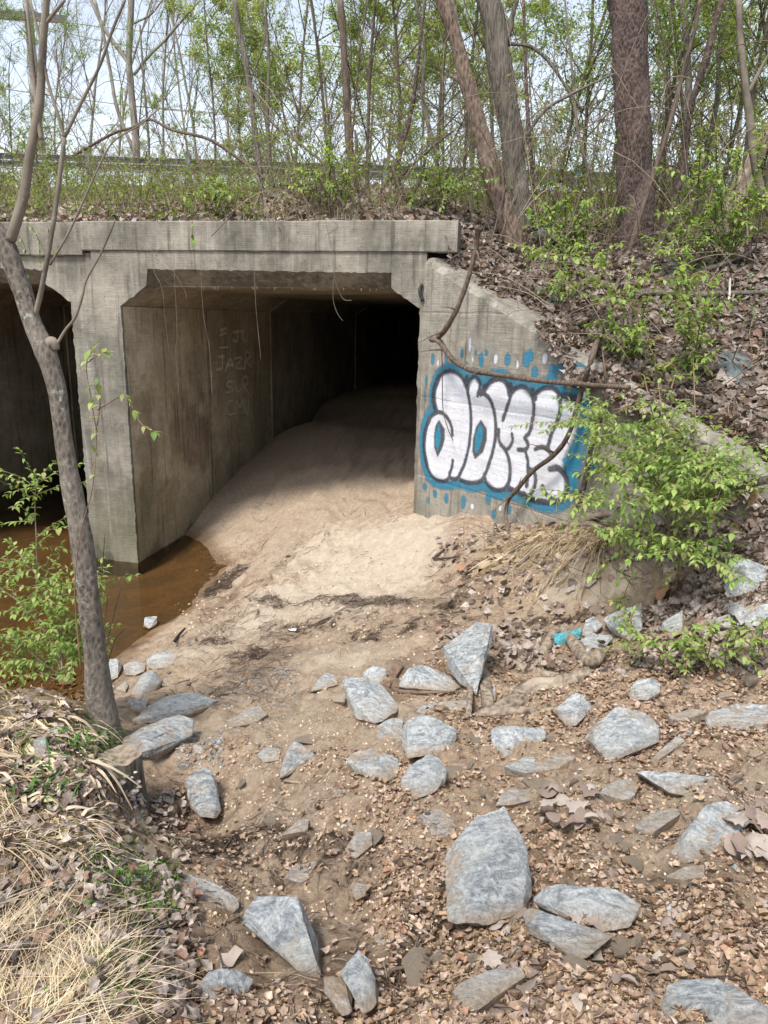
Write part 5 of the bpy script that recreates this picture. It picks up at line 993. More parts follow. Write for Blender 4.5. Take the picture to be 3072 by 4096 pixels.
SAP = [
 ('thin_tree', 'slender dark tree rising above the middle of the parapet, slightly leaning', [('trunk', [(1045,850,26),(1040,700,26),(1012,460,24),(985,250,24),(955,120,26),(940,0,24)]), ('branch', [(955,130,16),(1000,330,16),(1080,480,14),(1180,560,12),(1290,650,12),(1340,720,10)]), ('branch', [(1000,330,8),(1060,150,7),(1040,0,6)])], 9, 'bark_grey'),
 ('vine_wrapped_tree', 'vine-wrapped tree right of the slender dark tree above the parapet', [('trunk', [(1430,840,46),(1415,760,40),(1400,620,38),(1385,370,34),(1375,180,30),(1362,0,28)]), ('branch', [(1400,640,10),(1420,420,9),(1440,200,8),(1470,0,7)]), ('branch', [(1440,830,14),(1435,700,12),(1420,520,10)])], 9, 'vine'),
 ('slanting_tree', 'dark stem slanting steeply right above the parapet', [('trunk', [(1505,825,26),(1545,750,25),(1590,640,24),(1620,540,22),(1650,420,18),(1670,260,15),(1690,100,12),(1700,0,10)]), ('branch', [(1510,800,14),(1620,690,12),(1740,580,10),(1820,520,8)])], 8.4, 'bark_scaly'),
 ('thin_sapling', 'straight thin sapling between the furrowed tree and the scaly tree', [('trunk', [(2385,990,16),(2375,860,14),(2350,680,13),(2310,520,12),(2290,300,10),(2270,100,9),(2260,0,8)])], 8.6, 'bark_pale'),
 ('rope_vine', 'grey rope-like vine slanting up in front of the scaly tree', [('trunk', [(2500,1060,26),(2535,950,24),(2580,800,24),(2620,680,22),(2660,560,20),(2700,420,20),(2740,260,18),(2780,120,15),(2800,0,13)])], 7.9, 'vine'),
 ('twisted_vine', 'black twisted vine right of the scaly tree', [('trunk', [(2620,1060,24),(2650,950,24),(2690,830,24),(2725,700,24),(2745,560,24),(2770,400,22),(2820,260,22),(2860,100,20),(2890,0,18)])], 8.2, 'bark_scaly'),
 ('pale_sapling', 'pale smooth sapling at the edge of the frame', [('trunk', [(3085,860,32),(3040,740,32),(3010,600,32),(2995,440,30),(2975,300,28),(2960,150,26),(2955,0,22)]), ('branch', [(2995,370,16),(3040,280,14),(3090,190,12)])], 8.0, 'bark_pale'),
 ('slim_tree', 'slim grey tree left of the furrowed tree, behind the leaning one', [('trunk', [(1905,900,26),(1890,700,24),(1880,480,22),(1860,300,20),(1830,100,18),(1810,0,16)])], 10, 'bark_grey'),
 ('slim_tree', 'slim straight stem between parapet end and slanting tree', [('trunk', [(1760,800,20),(1740,600,18),(1690,400,16),(1700,200,14),(1660,0,12)])], 10.5, 'bark_grey'),
 ('slim_tree', 'slim dark stem just right of the furrowed tree', [('trunk', [(2140,950,22),(2130,700,20),(2110,450,17),(2100,200,14),(2095,0,12)])], 9.6, 'bark_scaly'),
 ('slim_tree', 'slim grey pole-like tree behind the twisted vine', [('trunk', [(2700,1040,40),(2720,800,36),(2740,600,34),(2755,350,30),(2740,100,26),(2725,0,24)])], 9.8, 'bark_grey'),
 ('slim_tree', 'slim brown stem just right of the scaly tree', [('trunk', [(2640,1000,20),(2650,760,18),(2665,500,16),(2670,250,14),(2690,0,12)])], 10.4, 'bark_scaly'),
 ('slim_tree', 'crooked slim tree right of the black twisted vine', [('trunk', [(2790,1000,28),(2790,830,26),(2830,600,24),(2870,380,20),(2880,180,17),(2930,0,14)])], 10, 'bark_grey'),
 ('slim_tree', 'hairline stem rising over the left half of the parapet', [('trunk', [(640,880,12),(600,700,11),(595,560,10),(575,330,9),(560,100,7)])], 9.5, 'bark_grey'),
 ('slim_tree', 'slim stem close by the slender dark tree', [('trunk', [(1110,860,20),(1085,700,18),(1070,480,16),(1075,240,13),(1060,0,10)])], 9.4, 'bark_grey'),
 ('slim_tree', 'bowed slim stem leaning left over the parapet end', [('trunk', [(1580,860,18),(1660,760,17),(1700,640,16),(1715,500,14),(1670,330,12),(1600,220,9)])], 8.8, 'bark_grey')]
WSC = .78
for n_, lab, parts, Y, mt in SAP: tree_from(n_, lab, parts, Y, mt, 'vine' if 'vine' in n_ and 'tree' not in n_ else 'tree', k=10, rough=.3)
# arching vine above the parapet, hanging vines, vines over the flared wall
def vine(lab, pts, r, mat='vine', off=None, Y=None, name='vine', k=8, rough=.35, cat='vine', Hh=None, group=None):
    if off is not None: A = np.vstack([(at_y(p[0], p[1], p[2]) if p[3] == 1 else EYE+(hit(p[0], p[1], H2)-EYE)*.97) if len(p) > 3 else at_wing(p[0], p[1], p[2] if len(p) > 2 else off) for p in pts])
    else: A = np.vstack([at_y(p[0], p[1], p[2] if len(p) > 2 else Y) for p in pts])
    Q = smooth_path(A, n=6); r = np.interp(np.linspace(0, 1, len(Q)), np.linspace(0, 1, len(np.atleast_1d(r))), np.atleast_1d(r)) if np.ndim(r) else r
    V, F = tube(Q, r, k, rough, int(pts[0][0])); a = Q[0]; rm = float(np.max(r))
    if rm > .012:   # broken side twigs and peeling strands
        ps = [(V, F)]; rg_ = random.Random(int(pts[0][1]))
        for _ in range(6):
            i = rg_.randrange(2, len(Q)-2); L = rg_.uniform(.06, .3); d = np.array([rg_.gauss(0, 1), rg_.gauss(0, .4)-.2, rg_.gauss(0, 1)]); d /= np.linalg.norm(d); ps.append(tube(np.array([Q[i], Q[i]+d*L*.5, Q[i]+d*L+[0, 0, -.1*L]]), [rm*.4, rm*.25, rm*.08], 5))
        V, F, _c = join(ps)
    o = add(name, V-a, F, M[mat], col=np.tile((.2, .155, .12), (len(V), 1))); o.location = a; return setp(o, lab, cat, group)
vine('brown vine arching over the guardrail foliage down to the parapet', [(300,620,8.2),(450,535,8.2),(530,510),(600,478),(690,520),(830,555),(935,620),(1060,715),(1100,750)], .016, Y=8.2)
vine('snaking brown vine stem close above the parapet leaves', [(1095,760),(1120,740),(1200,745),(1290,760),(1310,740)], .014, Y=8.2)
g = lambda pts: rg('D', pts)
vine('thick brown vine dropping in front of the painted wall then running across it', g([(402,60,.25),(400,130,.2),(385,210,.2),(352,320,.2),(315,420,.2),(265,505,.18),(235,540,.16)]), [.018, .020, .024], off=.2)
vine('thick knotted vine stem lying across the top of the painted tag', g([(205,548,.16),(240,560,.16),(290,630,.16),(360,675,.16),(450,695,.15),(560,710,.15),(700,730,.15),(850,742,.16),(960,750,.2),(1060,755,.2)]), [.03, .024, .022, .02, .018, .016], off=.16)
vine('grey vine dropping from the scaly tree and curving to the ground past the tag', g([(1050,180,7.9,1),(1041,227,7.8,1),(1010,300,0,2),(980,390,0,2),(945,480,0,2),(900,620,.15),(850,780,.12),(800,950,.12),(740,1040,.12),(640,1120,.12),(580,1190,.12),(540,1240,.12),(525,1300,.14),(537,1380,.2)]), [.012, .02, .02, .016], off=.1)
vine('dark vine hanging behind the shrub at the right end of the tag', g([(1180,180,8.2,1),(1171,227,8.1,1),(1100,350,0,2),(1060,440,0,2),(1065,520,0,2),(965,620,0,2),(960,800,.08),(900,1000,.07),(870,1150,.07),(838,1280,.07)]), [.010, .02, .018, .02], off=.1, mat='bark_scaly')
vine('thin string vine hanging down over the first painted letter', g([(250,590),(252,700),(255,850),(275,930),(298,985)]), .0045, off=.08, k=5)
vine('lichened dead branch reaching in over the low end of the flared wall', [(3090,1915,.5),(2950,1945,.45),(2858,1968,.4),(2750,2000,.3),(2653,2028,.2),(2560,2070,.15)], [.022, .018, .012], off=.3, mat='bark_lichen', cat='branch', name='dead_branch')
vine('bare twig sticking out over the wall top above the white dots', g([(660,512,.1),(720,560,.1),(790,610,.12),(830,620,.1)]), .006, off=.1, cat='twig', name='twig', k=5)
HV = [([(655,140),(665,250),(700,330),(715,470),(730,600)], 'hairlike vine hanging from the parapet, first from the pier'), ([(750,120),(755,300),(765,500),(760,620),(775,810)], 'longest hairlike vine hanging before the tunnel wall'), ([(870,60),(868,250),(880,450),(905,590),(918,800)], 'hairlike vine hanging beside the first wall joint'), ([(1098,220),(1105,400),(1120,560),(1128,640)], 'hairlike vine ending in a curl before the faint scrawl'),
      ([(1405,30),(1430,160),(1445,280),(1480,370),(1520,380)], 'thin root curling under the lip near the middle'), ([(1440,290),(1440,380),(1460,440),(1482,468)], 'short drooping root beside the curling one'), ([(700,200),(745,250),(790,320),(808,372)], 'short hairlike root crossing the opening corner')]
for pts, lab in HV: vine(lab, [(p[0], p[1], 6.93) for p in rg('C', pts)], .0022, Y=6.93, k=4, name='hanging_root', cat='root', mat='bark_pale')
vine('pale twig drooping over the parapet face', [(930,855,6.9),(880,910,6.9),(845,945,6.9)], .005, Y=6.9, cat='twig', name='twig')
vine('curled hairlike root on the parapet above the middle', [(1330,880,6.93),(1350,910,6.93),(1300,940,6.93),(1340,920,6.93)], .003, Y=6.93, cat='root', name='hanging_root', k=4, mat='bark_pale')
# ------------------------------------------------------------------ leafy shrubs: every larger leaf is a part
def gleaf(seed=0, asp=.36, droop=.35):
    P = [(0, 0, 0)]; n = 4
    for i in range(1, n): t = i/n; w_ = asp*math.sin(math.pi*t**.8)*.62; z = -droop*t*t; P += [(t, -w_, z+.12*w_*2), (t, 0, z), (t, w_, z+.12*w_*2)]
    P.append((1, 0, -droop*1.1)); F = [(0, 1, 2), (0, 2, 3)]
    for i in range(n-2): a = 1+3*i; F += [(a, a+3, a+4), (a, a+4, a+1), (a+1, a+4, a+5), (a+1, a+5, a+2)]
    a = 1+3*(n-2); F += [(a, 13-3, a+1) if False else (a, len(P)-1, a+1), (a+1, len(P)-1, a+2)]; return np.array(P, float), np.array(F)
GL = [gleaf(0, .38, .3), gleaf(1, .42, .5), gleaf(2, .34, .1), gleaf(3, .5, .35)]
GPAL = [(.25, .36, .09), (.21, .31, .08), (.31, .43, .12), (.15, .24, .06), (.38, .47, .15), (.33, .35, .13)]
GM = []
for c in GPAL:
    for V, F in GL: m = np_mesh('leaf', V, F, np.tile(c, (len(V), 1))); m.materials.append(M['leaf']); GM.append(m)
def leafset(tw, per, size, droop=.2):
    """leaf places (pos, dir) along twigs, in opposite pairs"""
    out = []
    for q in tw:
        L = np.linalg.norm(q[-1]-q[0]); n = max(2, int(L/per)); d = q[-1]-q[0]; d /= np.linalg.norm(d)+1e-6
        for i in range(n+1):
            t = .15+.85*i/n; f = t*(len(q)-1); a = int(min(f, len(q)-2)); p = q[a]+(q[a+1]-q[a])*(f-a); s = np.cross(d, [0, 0, 1]); s /= np.linalg.norm(s)+1e-6
            s = s*math.cos(i*1.2)+np.array([0, 0, 1])*math.sin(i*1.2)*.5
            if i == n: out.append((p, d+RNG.normal(0, .15, 3), size*.8))
            for sg in (-1, 1): out.append((p, d*.55+s*sg+np.array([0, 0, -droop])+RNG.normal(0, .18, 3), size*RNG.uniform(.55, 1.15)))
    return out
def shrub(name, lab, stems, twigs_per, tl, per, size, mat='twig', nmax=300, spread=1, cat='shrub', extra=None, stem_r=.004, flat=.35, tcol=(.22, .18, .12)):
    b = stems[0][0]; t = empty(name, b, lab, cat); tw = []; parts = []
    for q in stems:
        Q = smooth_path(q, n=5); V, F = tube(Q, np.linspace(1, .4, len(Q))*stem_r, 6, .2); add('stem', V, F, M[mat], t, col=np.tile(tcol, (len(V), 1)))
        for k in range(twigs_per):
            f = RNG.uniform(.25, 1)*(len(Q)-1); i = int(min(f, len(Q)-2)); p = Q[i]; d = (Q[i+1]-Q[i]); d /= np.linalg.norm(d); s = RNG.normal(0, 1, 3)*[spread, spread, flat]; s /= np.linalg.norm(s); dd = d*.35+s+[0, 0, .15]; dd /= np.linalg.norm(dd)
            L = tl*RNG.uniform(.5, 1.2); pts = np.array([p, p+dd*L*.5+[0, 0, .02*L], p+dd*L-[0, 0, .08*L]]); tw.append(pts); V, F = tube(pts, [.0022, .0016, .001], 4, cap=False); parts.append((V, F, np.tile((.2, .17, .09), (len(V), 1))))
        tw.append(Q[-4:])
    V, F, C = join(parts); o = add('twigs', V, F, M['twig'], t, col=C); o['kind'] = 'stuff'
    Ls = leafset(tw, per, size); A = np.array([l[0] for l in Ls]); px, py = project(A); vis = (px > -60) & (px < IW+60) & (py > -60) & (py < IH+60)
    order = np.argsort(-np.array([l[2] for l in Ls])*vis/np.linalg.norm(A-EYE, axis=1)); rest = []
    for r_, i in enumerate(order):
        p, d, s = Ls[i]
        if r_ < nmax and vis[i]:
            R = dirframes(np.array([d]))[0]; o = bpy.data.objects.new('leaf', GM[RNG.integers(len(GM))]); COL.objects.link(o); o.parent = t
            o.matrix_parent_inverse = Matrix.Translation(-t.location); o.matrix_basis = Matrix.Translation(p) @ Matrix(R).to_4x4() @ Matrix.Diagonal((s, s, s, 1))
        else: rest.append(i)
    if rest:
        D = np.array([Ls[i][1] for i in rest]); V, F, C = scat(GL, A[rest], dirframes(D), np.array([Ls[i][2] for i in rest]), mixpal(GPAL, len(rest))); o = add('foliage', V, F, M['leaf'], t, col=C); o['kind'] = 'stuff'
    return t
def stems_px(lst, Y=None, off=None):
    out = []
    for pts in lst: out.append(np.vstack([at_y(p[0], p[1], (p[2] if len(p) > 2 else Y)) if off is None else at_wing(p[0], p[1], (p[2] if len(p) > 2 else off)) for p in pts]))
    return out
S1 = stems_px([[(390,2640,.35),(395,2300,.5),(385,2000,.6)][:0] or [(2690,2150,.25),(2680,2000,.35),(2630,1850,.4),(2560,1700,.45)], [(2690,2150,.25),(2660,2020,.5),(2560,1930,.6),(2450,1850,.6),(2380,1750,.55)], [(2690,2150,.3),(2720,1950,.5),(2700,1800,.5),(2660,1680,.5)], [(2700,2150,.3),(2760,2020,.5),(2800,1900,.55),(2830,1800,.5)],
  [(2695,2150,.3),(2620,2040,.7),(2480,2010,.8),(2360,2000,.8),(2280,1980,.7)], [(2700,2150,.3),(2780,2080,.6),(2860,2010,.6),(2900,1900,.5)], [(2695,2160,.3),(2640,1950,.3),(2500,1750,.3),(2330,1680,.35),(2250,1700,.3)], [(2700,2160,.3),(2740,1980,.3),(2770,1800,.3),(2780,1690,.3)], [(2690,2170,.4),(2740,2200,.6),(2790,2210,.65)], [(2690,2170,.4),(2600,2160,.7),(2520,2170,.75)],[(2690,2150,.3),(2600,1900,.45),(2450,1690,.4),(2340,1640,.35)],[(2640,1950,.5),(2560,1850,.6),(2430,1930,.6)],[(2710,1900,.5),(2820,1850,.6),(2900,1940,.6)]], off=.3)
shrub('leafy_shrub', 'bushy light-green shrub growing in front of the flared wall beside the painted tag', S1, 26, .30, .04, .045, stem_r=.006)
S2 = stems_px([[(420,2650,3.2),(330,2560,3.1),(290,2400,3.1),(285,2250,3.1),(290,2080,3.1),(300,1930,3.1)][0:], [(250,2700),(230,2500),(190,2350),(130,2280),(60,2240)], [(250,2700),(200,2560),(120,2450),(40,2380),(-40,2330)], [(260,2700),(290,2550),(340,2420),(400,2330)], [(240,2700),(160,2640),(60,2560),(-30,2530)], [(250,2700),(250,2560),(260,2420),(235,2350)], [(230,2720),(140,2680),(50,2640)], [(260,2700),(300,2620),(300,2560)]], Y=3.0)
S2[0] = np.vstack([at_y(a, b, 3.0) for a, b in [(250,2700),(240,2500),(160,2350),(145,2150),(140,2000),(150,1920)]])
shrub('leafy_shrub', 'light-green shrub with pointed leaves at the water edge beside the lichened tree', S2, 26, .2, .033, .034, stem_r=.0045)
S3 = stems_px([[(310,2790,2.9),(300,2500,2.9),(305,2300,2.9),(320,2120,2.9),(370,1950,2.9),(385,1700,2.9),(360,1560,2.9),(345,1450,2.9),(370,1400,2.9)], [(375,1740,2.9),(450,1600,2.9),(500,1580,2.9)], [(500,1590,2.9),(540,1640,2.9),(590,1700,2.9)], [(395,1620,2.9),(385,1530,2.9)], [(370,1400,2.9),(420,1410,2.9)]], Y=2.9)
shrub('leafy_vine', 'thin red-stemmed climber with paired bright leaves rising in front of the pier', S3, 0, .1, .075, .05, cat='climbing plant', stem_r=.0035, tcol=(.16, .07, .05)) if False else None
def twiggy(name, lab, paths, per, size, cat, r=.003, tcol=(.2, .12, .08), bare=0, side=0, sl=.12):
    paths = list(paths); base_n = len(paths)
    for q in paths[:base_n]:
        for k in range(side):
            f = RNG.uniform(.2, 1)*(len(q)-1); i = int(min(f, len(q)-2)); p = q[i]+(q[i+1]-q[i])*(f-i); d = (q[i+1]-q[i]); d = d/(np.linalg.norm(d)+1e-6); s = RNG.normal(0, 1, 3)*[1, 1, .5]; s /= np.linalg.norm(s); L = sl*RNG.uniform(.5, 1.3); e = d*.5+s; paths.append(np.array([p, p+e*L*.5+[0, 0, .02], p+e*L]))
    t = empty(name, paths[0][0], lab, cat)
    for q in paths: Q = smooth_path(q, n=5); V, F = tube(Q, np.linspace(1, .5, len(Q))*r, 6, .2); add('stem', V, F, M['twig'], t, col=np.tile(tcol, (len(V), 1)))
    cnt = 0; extra_ = []
    for q in paths:
        Q = smooth_path(q, n=5); k = int(len(Q)*bare)
        for p, d, s in leafset([Q[k:]], per, size):
            if cnt >= 300: extra_.append((p, d, s)); continue
            cnt += 1; R = dirframes(np.array([d]))[0]; o = bpy.data.objects.new('leaf', GM[RNG.integers(len(GM))]); COL.objects.link(o); o.parent = t
            o.matrix_parent_inverse = Matrix.Translation(-t.location); o.matrix_basis = Matrix.Translation(p) @ Matrix(R).to_4x4() @ Matrix.Diagonal((s, s, s, 1))
    if extra_:
        V, F, C = scat(GL, np.array([e[0] for e in extra_]), dirframes(np.array([e[1] for e in extra_])), np.array([e[2] for e in extra_]), mixpal(GPAL, len(extra_))); o = add('foliage', V, F, M['leaf'], t, col=C); o['kind'] = 'stuff'
    return t
twiggy('climbing_plant', 'thin red-stemmed climber with paired bright leaves in front of the pier', stems_px([[(325,2700),(300,2400),(305,2250),(330,2100),(370,1950),(385,1750),(365,1600),(345,1460),(375,1400)], [(385,1720),(400,1620),(385,1540)], [(390,1640),(470,1590),(500,1580),(535,1640)], [(540,1660),(575,1705),(615,1725)], [(350,1450),(400,1415),(425,1410)]], Y=2.75), .07, .045, 'climbing plant', bare=.45)
low = lambda pts, H=H1, up=.1: np.array([hit(p[0], p[1]+p[2]*0, H)[0]+[0, 0, up*(p[2] if len(p) > 2 else 0)] for p in pts])
LOW = [[(960,275),(1000,290),(1060,300)], [(1060,340),(1120,300),(1180,290)], [(1180,340),(1250,310),(1290,290)], [(1230,390),(1300,350),(1370,300)], [(1380,370),(1420,260),(1430,210)], [(1500,330),(1520,260),(1560,230)], [(1560,350),(1610,300),(1660,280)], [(1600,350),(1640,230),(1650,200)], [(1400,370),(1470,330),(1540,320)], [(1090,200),(1060,180),(1020,110)], [(1130,330),(1100,260),(1050,230)], [(1300,380),(1330,330),(1310,290)], [(1420,350),(1380,310),(1350,270)], [(1470,370),(1480,290),(1500,250)], [(1000,110),(1040,90),(1010,130)]]
PL = []
for q in LOW: q = rg('F', q); A = hit(q[0][0], q[0][1]+60)[0]; y0 = A[1]; PL.append(np.vstack([A, at_y(q[1][0], q[1][1], y0-.05), at_y(q[2][0], q[2][1], y0-.1)]))
twiggy('low_bramble', 'low spreading green plant among leaves at the foot of the bank, near the frame edge', PL, .03, .038, 'plant', .003, side=3, sl=.1)
SPR = [[(1200,880,.3),(1170,640,.3),(1090,430,.35),(1060,330,.4)], [(1345,880,.3),(1330,560,.35),(1290,420,.4),(1260,330,.4)], [(1330,560),(1400,440,.4),(1450,420,.4)], [(1180,640),(1130,560,.4),(1080,560,.4)], [(1090,430),(980,330,.4),(900,280,.4)], [(1150,300,.5),(1230,290,.5),(1330,290,.5)], [(720,190,.3),(790,310,.4),(870,350,.4)], [(700,180,.3),(800,190,.4),(900,220,.4),(960,210,.4)], [(520,125,.3),(600,150,.3),(700,180,.35)], [(1140,780),(1110,640,.4),(1080,520,.4)], [(930,720,.2),(900,650,.25),(880,600,.3)], [(960,640),(1000,600,.4),(930,570,.4)], [(1240,760),(1280,660,.35),(1350,640,.4)]]
PL = []
for q in SPR: q = [tuple(list(p)+[.35])[:3] for p in g(q)]; PL.append(np.vstack([at_wing(p[0], p[1], -p[2]*0+.0+(-.35 if p[1] < 1500 else .2)) for p in q]))
PL = [np.vstack(x) for x in PL]
twiggy('honeysuckle_sprays', 'arching sprays of yellow-green new leaves over the leaf litter above the flared wall', PL, .045, .06, 'shrub', .004, side=5, sl=.2)
HW = [[(60,930),(100,990),(90,1060),(110,1100)], [(110,890),(150,950),(160,1040)], [(190,900),(200,960),(215,1010)], [(60,930),(40,1010),(70,1090)]]
twiggy('trailing_vine', 'trailing vine with small leaves hanging over the parapet behind the lichened tree', stems_px([[(a, b) for a, b in q] for q in HW], Y=6.9), .09, .05, 'vine', .003, (.12, .1, .06))
twiggy('small_weed', 'small green weed trailing from the parapet leaves near the middle', stems_px([[(770,880),(770,930),(775,960)]], Y=6.88), .06, .06, 'weed', .003)
def hillplant(lab, base, tips, Y, per=.035, size=.055, side=7, sl=.28, cat='shrub', name='leafy_bush'):
    B = hit(base[0], base[1], H2)[0]; Y = B[1]; PLs = []
    for i, (tx, ty) in enumerate(tips):
        T_ = at_y(tx, ty, Y-.15*(i % 3))[0]; M_ = (B+T_)/2+[0, 0, .08]; PLs.append(np.array([B, M_, T_]))
    return twiggy(name, lab, PLs, per, size, cat, .006, (.14, .11, .08), 0, side, sl)
hillplant('big light-green bush at the upper frame edge in front of the leaning dead log', (2900, 1080), [(2700, 820), (2780, 700), (2860, 620), (2960, 600), (3040, 660), (3060, 780), (2800, 900), (2650, 930), (2950, 850), (3000, 950)], 8)
hillplant('smaller airy bush between the twisted vine and the dead log', (2760, 1120), [(2680, 980), (2720, 900), (2640, 1010), (2800, 960)], 8, side=5, sl=.2)
hillplant('airy green shrub in front of the guardrail between furrowed and scaly trees', (2260, 1010), [(2180, 820), (2260, 760), (2340, 830), (2400, 900), (2150, 900)], 9, size=.06)
hillplant('low leafy shrub at the foot of the furrowed tree', (2230, 1080), [(2180, 980), (2260, 960), (2320, 1000)], 8, side=5, sl=.2)
hillplant('weedy green clump high above the right end of the parapet', (1750, 860), [(1690, 700), (1760, 680), (1830, 740), (1650, 780)], 8, side=6)
hillplant('fresh green bush beside the vine-wrapped tree above the parapet', (1320, 850), [(1250, 680), (1320, 640), (1390, 720), (1200, 740)], 8, side=6)
hillplant('glossy green clump midway along the parapet top', (860, 860), [(800, 760), (870, 730), (920, 780)], 8, side=5, sl=.2)
hillplant('dark green bush behind the lichened tree near the guardrail', (140, 800), [(60, 600), (120, 520), (220, 560), (300, 620), (20, 700)], 9, size=.06, side=9, sl=.35)
hillplant('sapling of new leaves rising from the slope above the shrub', (2480, 1500), [(2440, 1250), (2500, 1150), (2560, 1300)], 5, side=5, sl=.18)
hillplant('thin leafy stems on the slope beside the dark faceted rocks', (2760, 1560), [(2700, 1250), (2740, 1120), (2800, 1300), (2850, 1180)], 5, side=5, sl=.18)
hillplant('small sprigs in litter beside the top of the flared wall', (2230, 1230), [(2190, 1150), (2260, 1140)], 6, side=4, sl=.12)
def tangle(lab, n, box, Hf, Y=None, L=(.4, 1.3), r=.0035, up=.5, col=(.17, .13, .10), z0=0):
    P = hit(RNG.uniform(box[0], box[2], n), RNG.uniform(box[1], box[3], n), Hf); parts = []
    for p in P:
        if Hf is H2 and p[0] > -.9 and (p-W0)@WN < .15: continue
        d = RNG.normal(0, 1, 3)*[1, .5, 0]; d /= np.linalg.norm(d); l = RNG.uniform(*L); h = RNG.uniform(.2, 1)*up*l; Q = smooth_path(np.array([p+[0, 0, z0], p+d*l*.35+[0, 0, h+z0], p+d*l*.75+RNG.normal(0, .08, 3)+[0, 0, h*1.15+z0], p+d*l+RNG.normal(0, .1, 3)+[0, 0, h*.7+z0]]), n=4)
        V, F = tube(Q, np.linspace(1, .3, len(Q))*r*RNG.uniform(.5, 1.6), 4, cap=False); parts.append((V, F, np.tile(np.array(col)*RNG.uniform(.5, 1.7), (len(V), 1))))
        for k in range(3):
            q = Q[RNG.integers(3, len(Q))]; e = q+RNG.normal(0, .12, 3)*l+[0, 0, .08*l]; V, F = tube(np.array([q, (q+e)/2+[0, 0, .01], e]), [r*.4, r*.3, r*.15], 3, cap=False); parts.append((V, F, np.tile(np.array(col), (len(V), 1))))
    V, F, C = join(parts); return setp(add('bare_twig_tangle', V, F, M['twig'], col=C), lab, 'twigs', kind='stuff')
tangle('tangle of bare twigs and thin vines over the leafy slope', 150, (1800, 1000, 3060, 1750), H2)
tangle('arching bare twigs among the green above the parapet', 260, (-50, 740, 1950, 880), H2, L=(.5, 1.6), up=.9)
tangle('high bare vines looping between the trees on the slope', 170, (1900, 780, 3060, 1050), H2, L=(.8, 2.4), up=1.3, r=.005)
tangle('brambles and thin roots on the dirt shelf below the flared wall', 110, (2000, 2120, 3060, 2350), H1, L=(.2, .7), up=.25)
# bare shoots in front of the creek
for i, (q, lab) in enumerate([([(410,2640),(430,2560),(465,2420),(507,2285)], 'bare reddish shoot standing tallest before the creek'), ([(410,2640),(420,2500),(432,2370)], 'short bare shoot beside the tall reddish one'), ([(385,2560),(400,2400),(420,2130)], 'bare shoot crossing in front of the pier base'), ([(420,2700),(460,2560),(515,2505)], 'thin forked twig leaning over the creek')]): vine(lab, q, [.004, .003, .0015], Y=3.0, k=5, name='bare_shoot', cat='shoot', mat='bark_brown')
# ------------------------------------------------------------------ undergrowth on the embankment
def undergrowth(name, lab, n, x0, x1, y0, y1, h0, h1, leaves, ls, pal, seed, keepn=None, spread=.5):
    x = RNG.uniform(x0, x1, n); y = RNG.uniform(y0, y1, n); nn = (x-W0[0])*WN[0]+(y-W0[1])*WN[1]; m = (x < -.9) | (nn > 1.0); m &= fbm(x*.7, y*.7, 2, seed) > -.12; x, y = x[m], y[m]; z = H2(x, y); parts = []; LP, LD = [], []
    for a, b, c in zip(x, y, z):
        h = RNG.uniform(h0, h1)*(.45+1.1*np.clip(.5+fbm(np.array([a*.9]), np.array([b*.9]), 2, 12)[0]*1.6, 0, 1)); d = RNG.normal(0, spread, 2)*h; Q = np.array([(a, b, c), (a+d[0]*.3, b+d[1]*.3, c+h*.5), (a+d[0], b+d[1], c+h*.92)])
        V, F = tube(Q, [.004, .003, .0012], 3, cap=False); parts.append((V, F, np.tile(TP[RNG.integers(3)], (len(V), 1))))
        for k in range(2):
            q0 = Q[1] if k else (Q[1]+Q[2])/2; q1 = q0+RNG.normal(0, .5, 3)*[1, 1, .6]*h*.5+[0, 0, h*.15]; V, F = tube(np.array([q0, q1]), [.002, .001], 3, cap=False); parts.append((V, F, np.tile(TP[1], (len(V), 1))))
            kk = leaves//3; f = RNG.random(kk)[:, None]; LP.append(q0+(q1-q0)*f+RNG.normal(0, .02, (kk, 3)))
        kk = leaves-2*(leaves//3); f = RNG.uniform(.15, 1, kk)[:, None]; LP.append(Q[0]+(Q[2]-Q[0])*f+RNG.normal(0, .03, (kk, 3)))
    t = empty(name, (x.mean(), y.mean(), z.mean()), lab, 'undergrowth'); V, F, C = join(parts); o = add('stems', V, F, M['twig'], t, col=C); o['kind'] = 'stuff'
    LP = np.vstack(LP); V, F, C = scat([QUAD], LP, dirframes(RNG.normal(0, 1, (len(LP), 3))*[1, 1, .5]), RNG.uniform(.6, 1.3, len(LP))*ls, mixpal(pal, len(LP))); o = add('foliage', V, F, M['leaf'], t, col=C); o['kind'] = 'stuff'; t['kind'] = 'stuff'; return t
QUAD = (np.array([(0, 0, 0), (.5, -.27, .04), (1, 0, -.1), (.5, .27, .04)]), np.array([(0, 1, 2), (0, 2, 3)]))
GP2 = [(.17, .23, .06), (.22, .27, .075), (.12, .18, .05), (.27, .31, .10)]
undergrowth('undergrowth', 'scrubby green honeysuckle and dry stems between parapet and guardrail', 2300, -11, -.6, 7.3, 14.2, .2, .85, 17, .05, GP2+[(.22, .26, .1)], 3)
undergrowth('undergrowth', 'denser green undergrowth on the slope behind the flared wall trees', 2000, -.8, 8, 8.3, 16, .3, 1.2, 30, .048, GP2, 5)
straw('dry_stalks', 2600, [(0, 700, 1850, 880, 1)], .2, .5, .002, 3, .1, [(.36, .31, .22), (.28, .22, .15), (.42, .38, .28)], 'pale dry stalks among the green above the parapet', H=H2, cat='dry stalks')
undergrowth('undergrowth', 'sparse green seedlings scattered over the leafy slope', 150, -.2, 5, 4.5, 8.6, .06, .22, 9, .04, [(.10, .2, .04), (.14, .26, .05)], 9)
